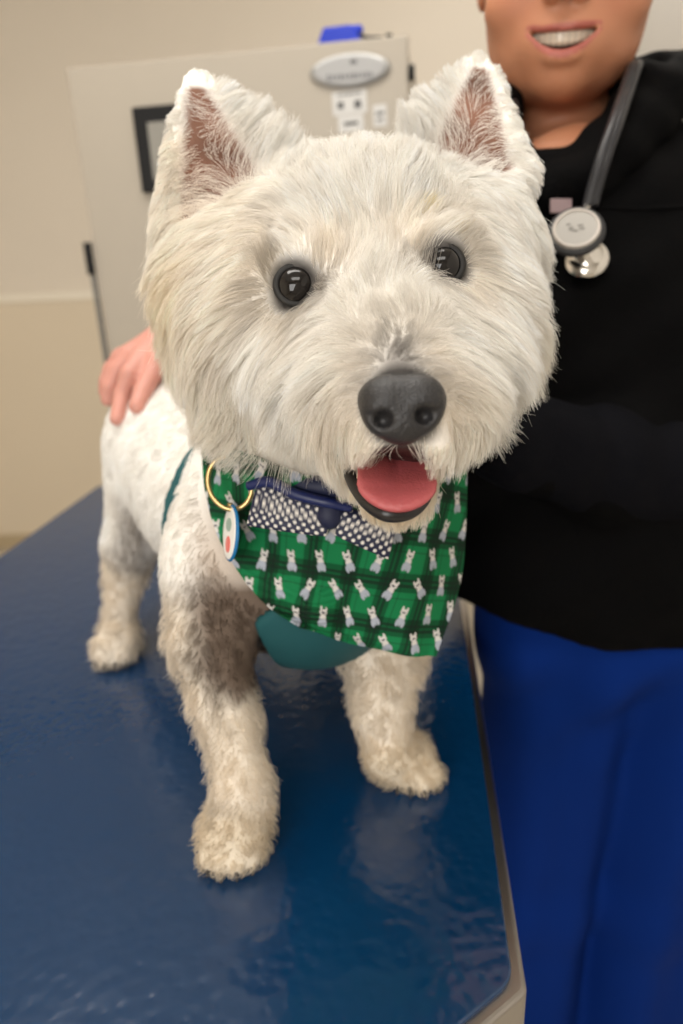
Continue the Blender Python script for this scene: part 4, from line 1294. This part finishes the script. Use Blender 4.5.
# trousers
scrub = mat('scrub_blue', (.0018, .020, .150), .8, bump=(900, .25, .0008), spec=.06, noise=(5, .06))
ft2 = Field((.02, .42, .03), (.60, .92, .99), .0055)
U = ft2.union
U(el(np.array([.310, .672, .875]), (.165, .118, .12), np.eye(3)), 0)
U(rc((.238, .675, .82), (.234, .690, .44), .088, .072), .04); U(rc((.234, .690, .44), (.232, .70, .06), .072, .075), .03)
U(rc((.385, .665, .82), (.382, .680, .44), .094, .076), .025); U(rc((.382, .680, .44), (.384, .69, .06), .076, .079), .03)
def tfold(d, p):
    w = .0045 * np.sin(p[..., 0] * 75 + 1.5 * np.sin(p[..., 2] * 7) + p[..., 2] * 6) * np.clip((p[..., 2] - .05) * 4, 0, 1)
    w = w + .004 * np.sin(p[..., 2] * 48 - p[..., 0] * 60) * np.exp(-((p[..., 2] - .80) / .09) ** 2)
    return np.maximum(d + w, .045 - p[..., 2])
ft2.apply(tfold)
v_, f_ = ft2.mesh(); v_ = smooth(v_, f_, 2)
np_mesh('trousers', v_, f_, scrub, PER)
sm_ = mat('shoe_grey', (.05, .05, .055), .5)
for x, y in ((.232, .665), (.386, .655)):
    fs_ = Field((x - .07, y - .24, -.005), (x + .07, y + .14, .13), .004)
    fs_.union(rc((x, y + .06, .045), (x, y - .12, .035), .042, .044), .02); fs_.union(rc((x, y + .05, .07), (x, y + .03, .11), .042, .040), .03)
    fs_.apply(lambda d, p: np.maximum(d, .001 - p[..., 2]))
    v_, f_ = fs_.mesh(); np_mesh('shoe', smooth(v_, f_, 1), f_, sm_, PER)

# ================================================================== stethoscope
STH = empty('stethoscope', P(580, 232, .545))
tag(STH, 'grey stethoscope with silver chest piece hanging round the neck of the person', 'stethoscope')
tub = mat('tubing_grey', (.022, .022, .025), .38, spec=.4)
def front(p, gap):
    u, v, z = proj(p); r = ray(u, v)
    for zz in np.arange(.45, .80, .002):
        q = CAM + zz * r
        if min(fj.at(q), fc.at(q) if (q > fc.lo).all() and (q < fc.lo + fc.h * (fc.n - 1)).all() else 9) < gap: return CAM + min(zz, z + .05) * r
    return p
pc = front(P(561, 206, .60), .003)
bm = bmesh.new(); add_box(bm, pc, np.array([.018, .012, .002]), CAMAX); bm_obj('name_patch', bm, mat('patch_mauve', srgb(150, 128, 130), .6), jac, bevel=.0005)['label'] = 'pale mauve patch'
cpc = front(P(576, 232, .60), .026)
pth = catmull([front(P(u, v, .60), .010) for u, v in ((588, 207), (592, 190), (601, 160), (612, 128), (623, 96))] + [P(633, 68, .615), hp_(62, -118, -40), hp_(40, -135, -115), hp_(-15, -132, -128), hp_(-62, -125, -60), P(508, 105, .64), front(P(510, 160, .60), .010), front(P(506, 215, .60), .010), front(P(504, 262, .60), .010)], 10)
v_, f_ = tube(pth, .0050, 16)
vb, fb = tube(pth + (RIGHT * .0042 + UP * .0012), .0046, 16)
np_mesh('tubing', np.concatenate([v_, vb]), np.concatenate([f_, fb + len(v_)]), tub, STH)
chrome = mat('chrome', (.75, .72, .67), .12, metal=1)
cn = -FWD * .92 - RIGHT * .24 + UP * .24; cn /= np.linalg.norm(cn)
cu2 = UP - (UP @ cn) * cn; cu2 /= np.linalg.norm(cu2); cr2 = np.cross(cu2, cn)
disc(cpc, cn, cu2, cr2, .0034, .0222, .0226, 'chest_piece_rim', mat('rim_grey', (.03, .03, .032), .55), STH)
dia = disc(cpc + cn * .0036, cn, cu2, cr2, .0014, .0182, .0187, 'diaphragm', mat('diaphragm_pale', (.42, .40, .37), .6), STH)
a = np.linspace(0, 2 * math.pi, 48, endpoint=False)
v_, f_ = tube(cpc + cn * .0048 + .0168 * np.cos(a)[:, None] * cr2 + .0164 * np.sin(a)[:, None] * cu2, .0013, 8, closed=True)
np_mesh('ring', v_, f_, mat('ring_pale', (.60, .55, .50), .55), dia)
bm = bmesh.new()
for dx, dy, w_, h_ in ((-.004, .000, .0035, .0030), (-.001, -.0022, .0040, .0014), (.003, .002, .0045, .0013), (.004, -.001, .0040, .0011), (-.006, .004, .003, .0012)):
    add_box(bm, cpc + cn * .0051 + cr2 * dx + cu2 * dy, np.array([w_, h_, .0006]), np.stack([cr2, cu2, cn]))
bm_obj('engraving', bm, mat('engraving_ink', (.22, .21, .19), .5), dia)
bc = cpc - cn * .014 - UP * .011 + RIGHT * .010
bl = Field(bc - .04, bc + .04, .0016)
axb = np.stack([cr2, cu2, cn])
bl.union(rc(cpc - cn * .013, bc, .0095, .0080), 0); bl.union(el(bc - cn * .004, (.0185, .0185, .0075), axb), .003)
bl.cut(el(bc - cn * .014, (.0150, .0150, .0070), axb), .001)
v_, f_ = bl.mesh(); np_mesh('bell', smooth(v_, f_, 1), f_, chrome, STH)
v_, f_ = tube(np.linspace(cpc + UP * .014 - cn * .004, pth[0], 6), .0042, 12); np_mesh('stem', v_, f_, chrome, STH)
for s in (-1, 1):
    bt = catmull([pth[-1], pth[-1] + RIGHT * s * .006 - UP * .012, pth[-1] + RIGHT * s * .016 - UP * .032, pth[-1] + RIGHT * s * .014 - UP * .07], 8)
    v_, f_ = tube(bt, .0022, 10); np_mesh('ear_tube', v_, f_, chrome, STH)
    v_, f_ = tube([bt[-1], bt[-1] - UP * .004, bt[-1] - UP * .010], [.003, .0052, .002], 10); np_mesh('ear_tip', v_, f_, tub, STH)
# ================================================================== light and camera
def area(name, loc, target, sx, sy, power, col):
    l = bpy.data.lights.new(name, 'AREA'); l.shape = 'RECTANGLE'; l.size = sx; l.size_y = sy; l.energy = power; l.color = col
    o = bpy.data.objects.new(name, l); COL.objects.link(o); o.location = loc
    d = Vector(target) - Vector(loc); o.rotation_euler = d.to_track_quat('-Z', 'Y').to_euler()
    return o
WARMW = (1.0, .955, .89)
area('ceiling_light_panel', (-.25, .75, 2.57), (-.25, .75, 0), 1.2, .6, 20, WARMW)
area('ceiling_light_panel', (-.10, -.70, 2.57), (-.10, -.40, 0), 1.2, .6, 15, WARMW)
area('ceiling_light_panel', (.70, 2.1, 2.57), (.70, 2.1, 0), .45, .9, 9, WARMW)  # back panel added to brighten the wall behind
area('front_fill_light', (-.70, -1.5, 1.40), (-.05, .5, 1.1), 1.3, 1.2, 37, (1, .98, .95))  # unseen fill light added behind the camera to brighten the dog's face
w = bpy.data.worlds.new('world'); SC.world = w; w.use_nodes = True
w.node_tree.nodes['Background'].inputs[0].default_value = (1, .93, .84, 1); w.node_tree.nodes['Background'].inputs[1].default_value = .15
cam = bpy.data.cameras.new('camera'); co = bpy.data.objects.new('camera', cam); COL.objects.link(co); SC.camera = co
cam.sensor_fit = 'VERTICAL'; cam.sensor_height = 36; cam.sensor_width = 24; cam.lens = 36 * FPX / 1024; cam.clip_start = .01
M = Matrix((( *[RIGHT[0], UP[0], -FWD[0]], CAM[0]), (RIGHT[1], UP[1], -FWD[1], CAM[1]), (RIGHT[2], UP[2], -FWD[2], CAM[2]), (0, 0, 0, 1)))
co.matrix_world = M
cam.dof.use_dof = True; cam.dof.focus_distance = .335; cam.dof.aperture_fstop = 5.0
SC.view_settings.view_transform = 'Standard'; SC.view_settings.look = 'None'; SC.view_settings.exposure = -0.2; SC.view_settings.gamma = 1.0
SC.view_settings.use_curve_mapping = False
SC.cycles.use_denoising = True
SC.cycles.max_bounces = 8
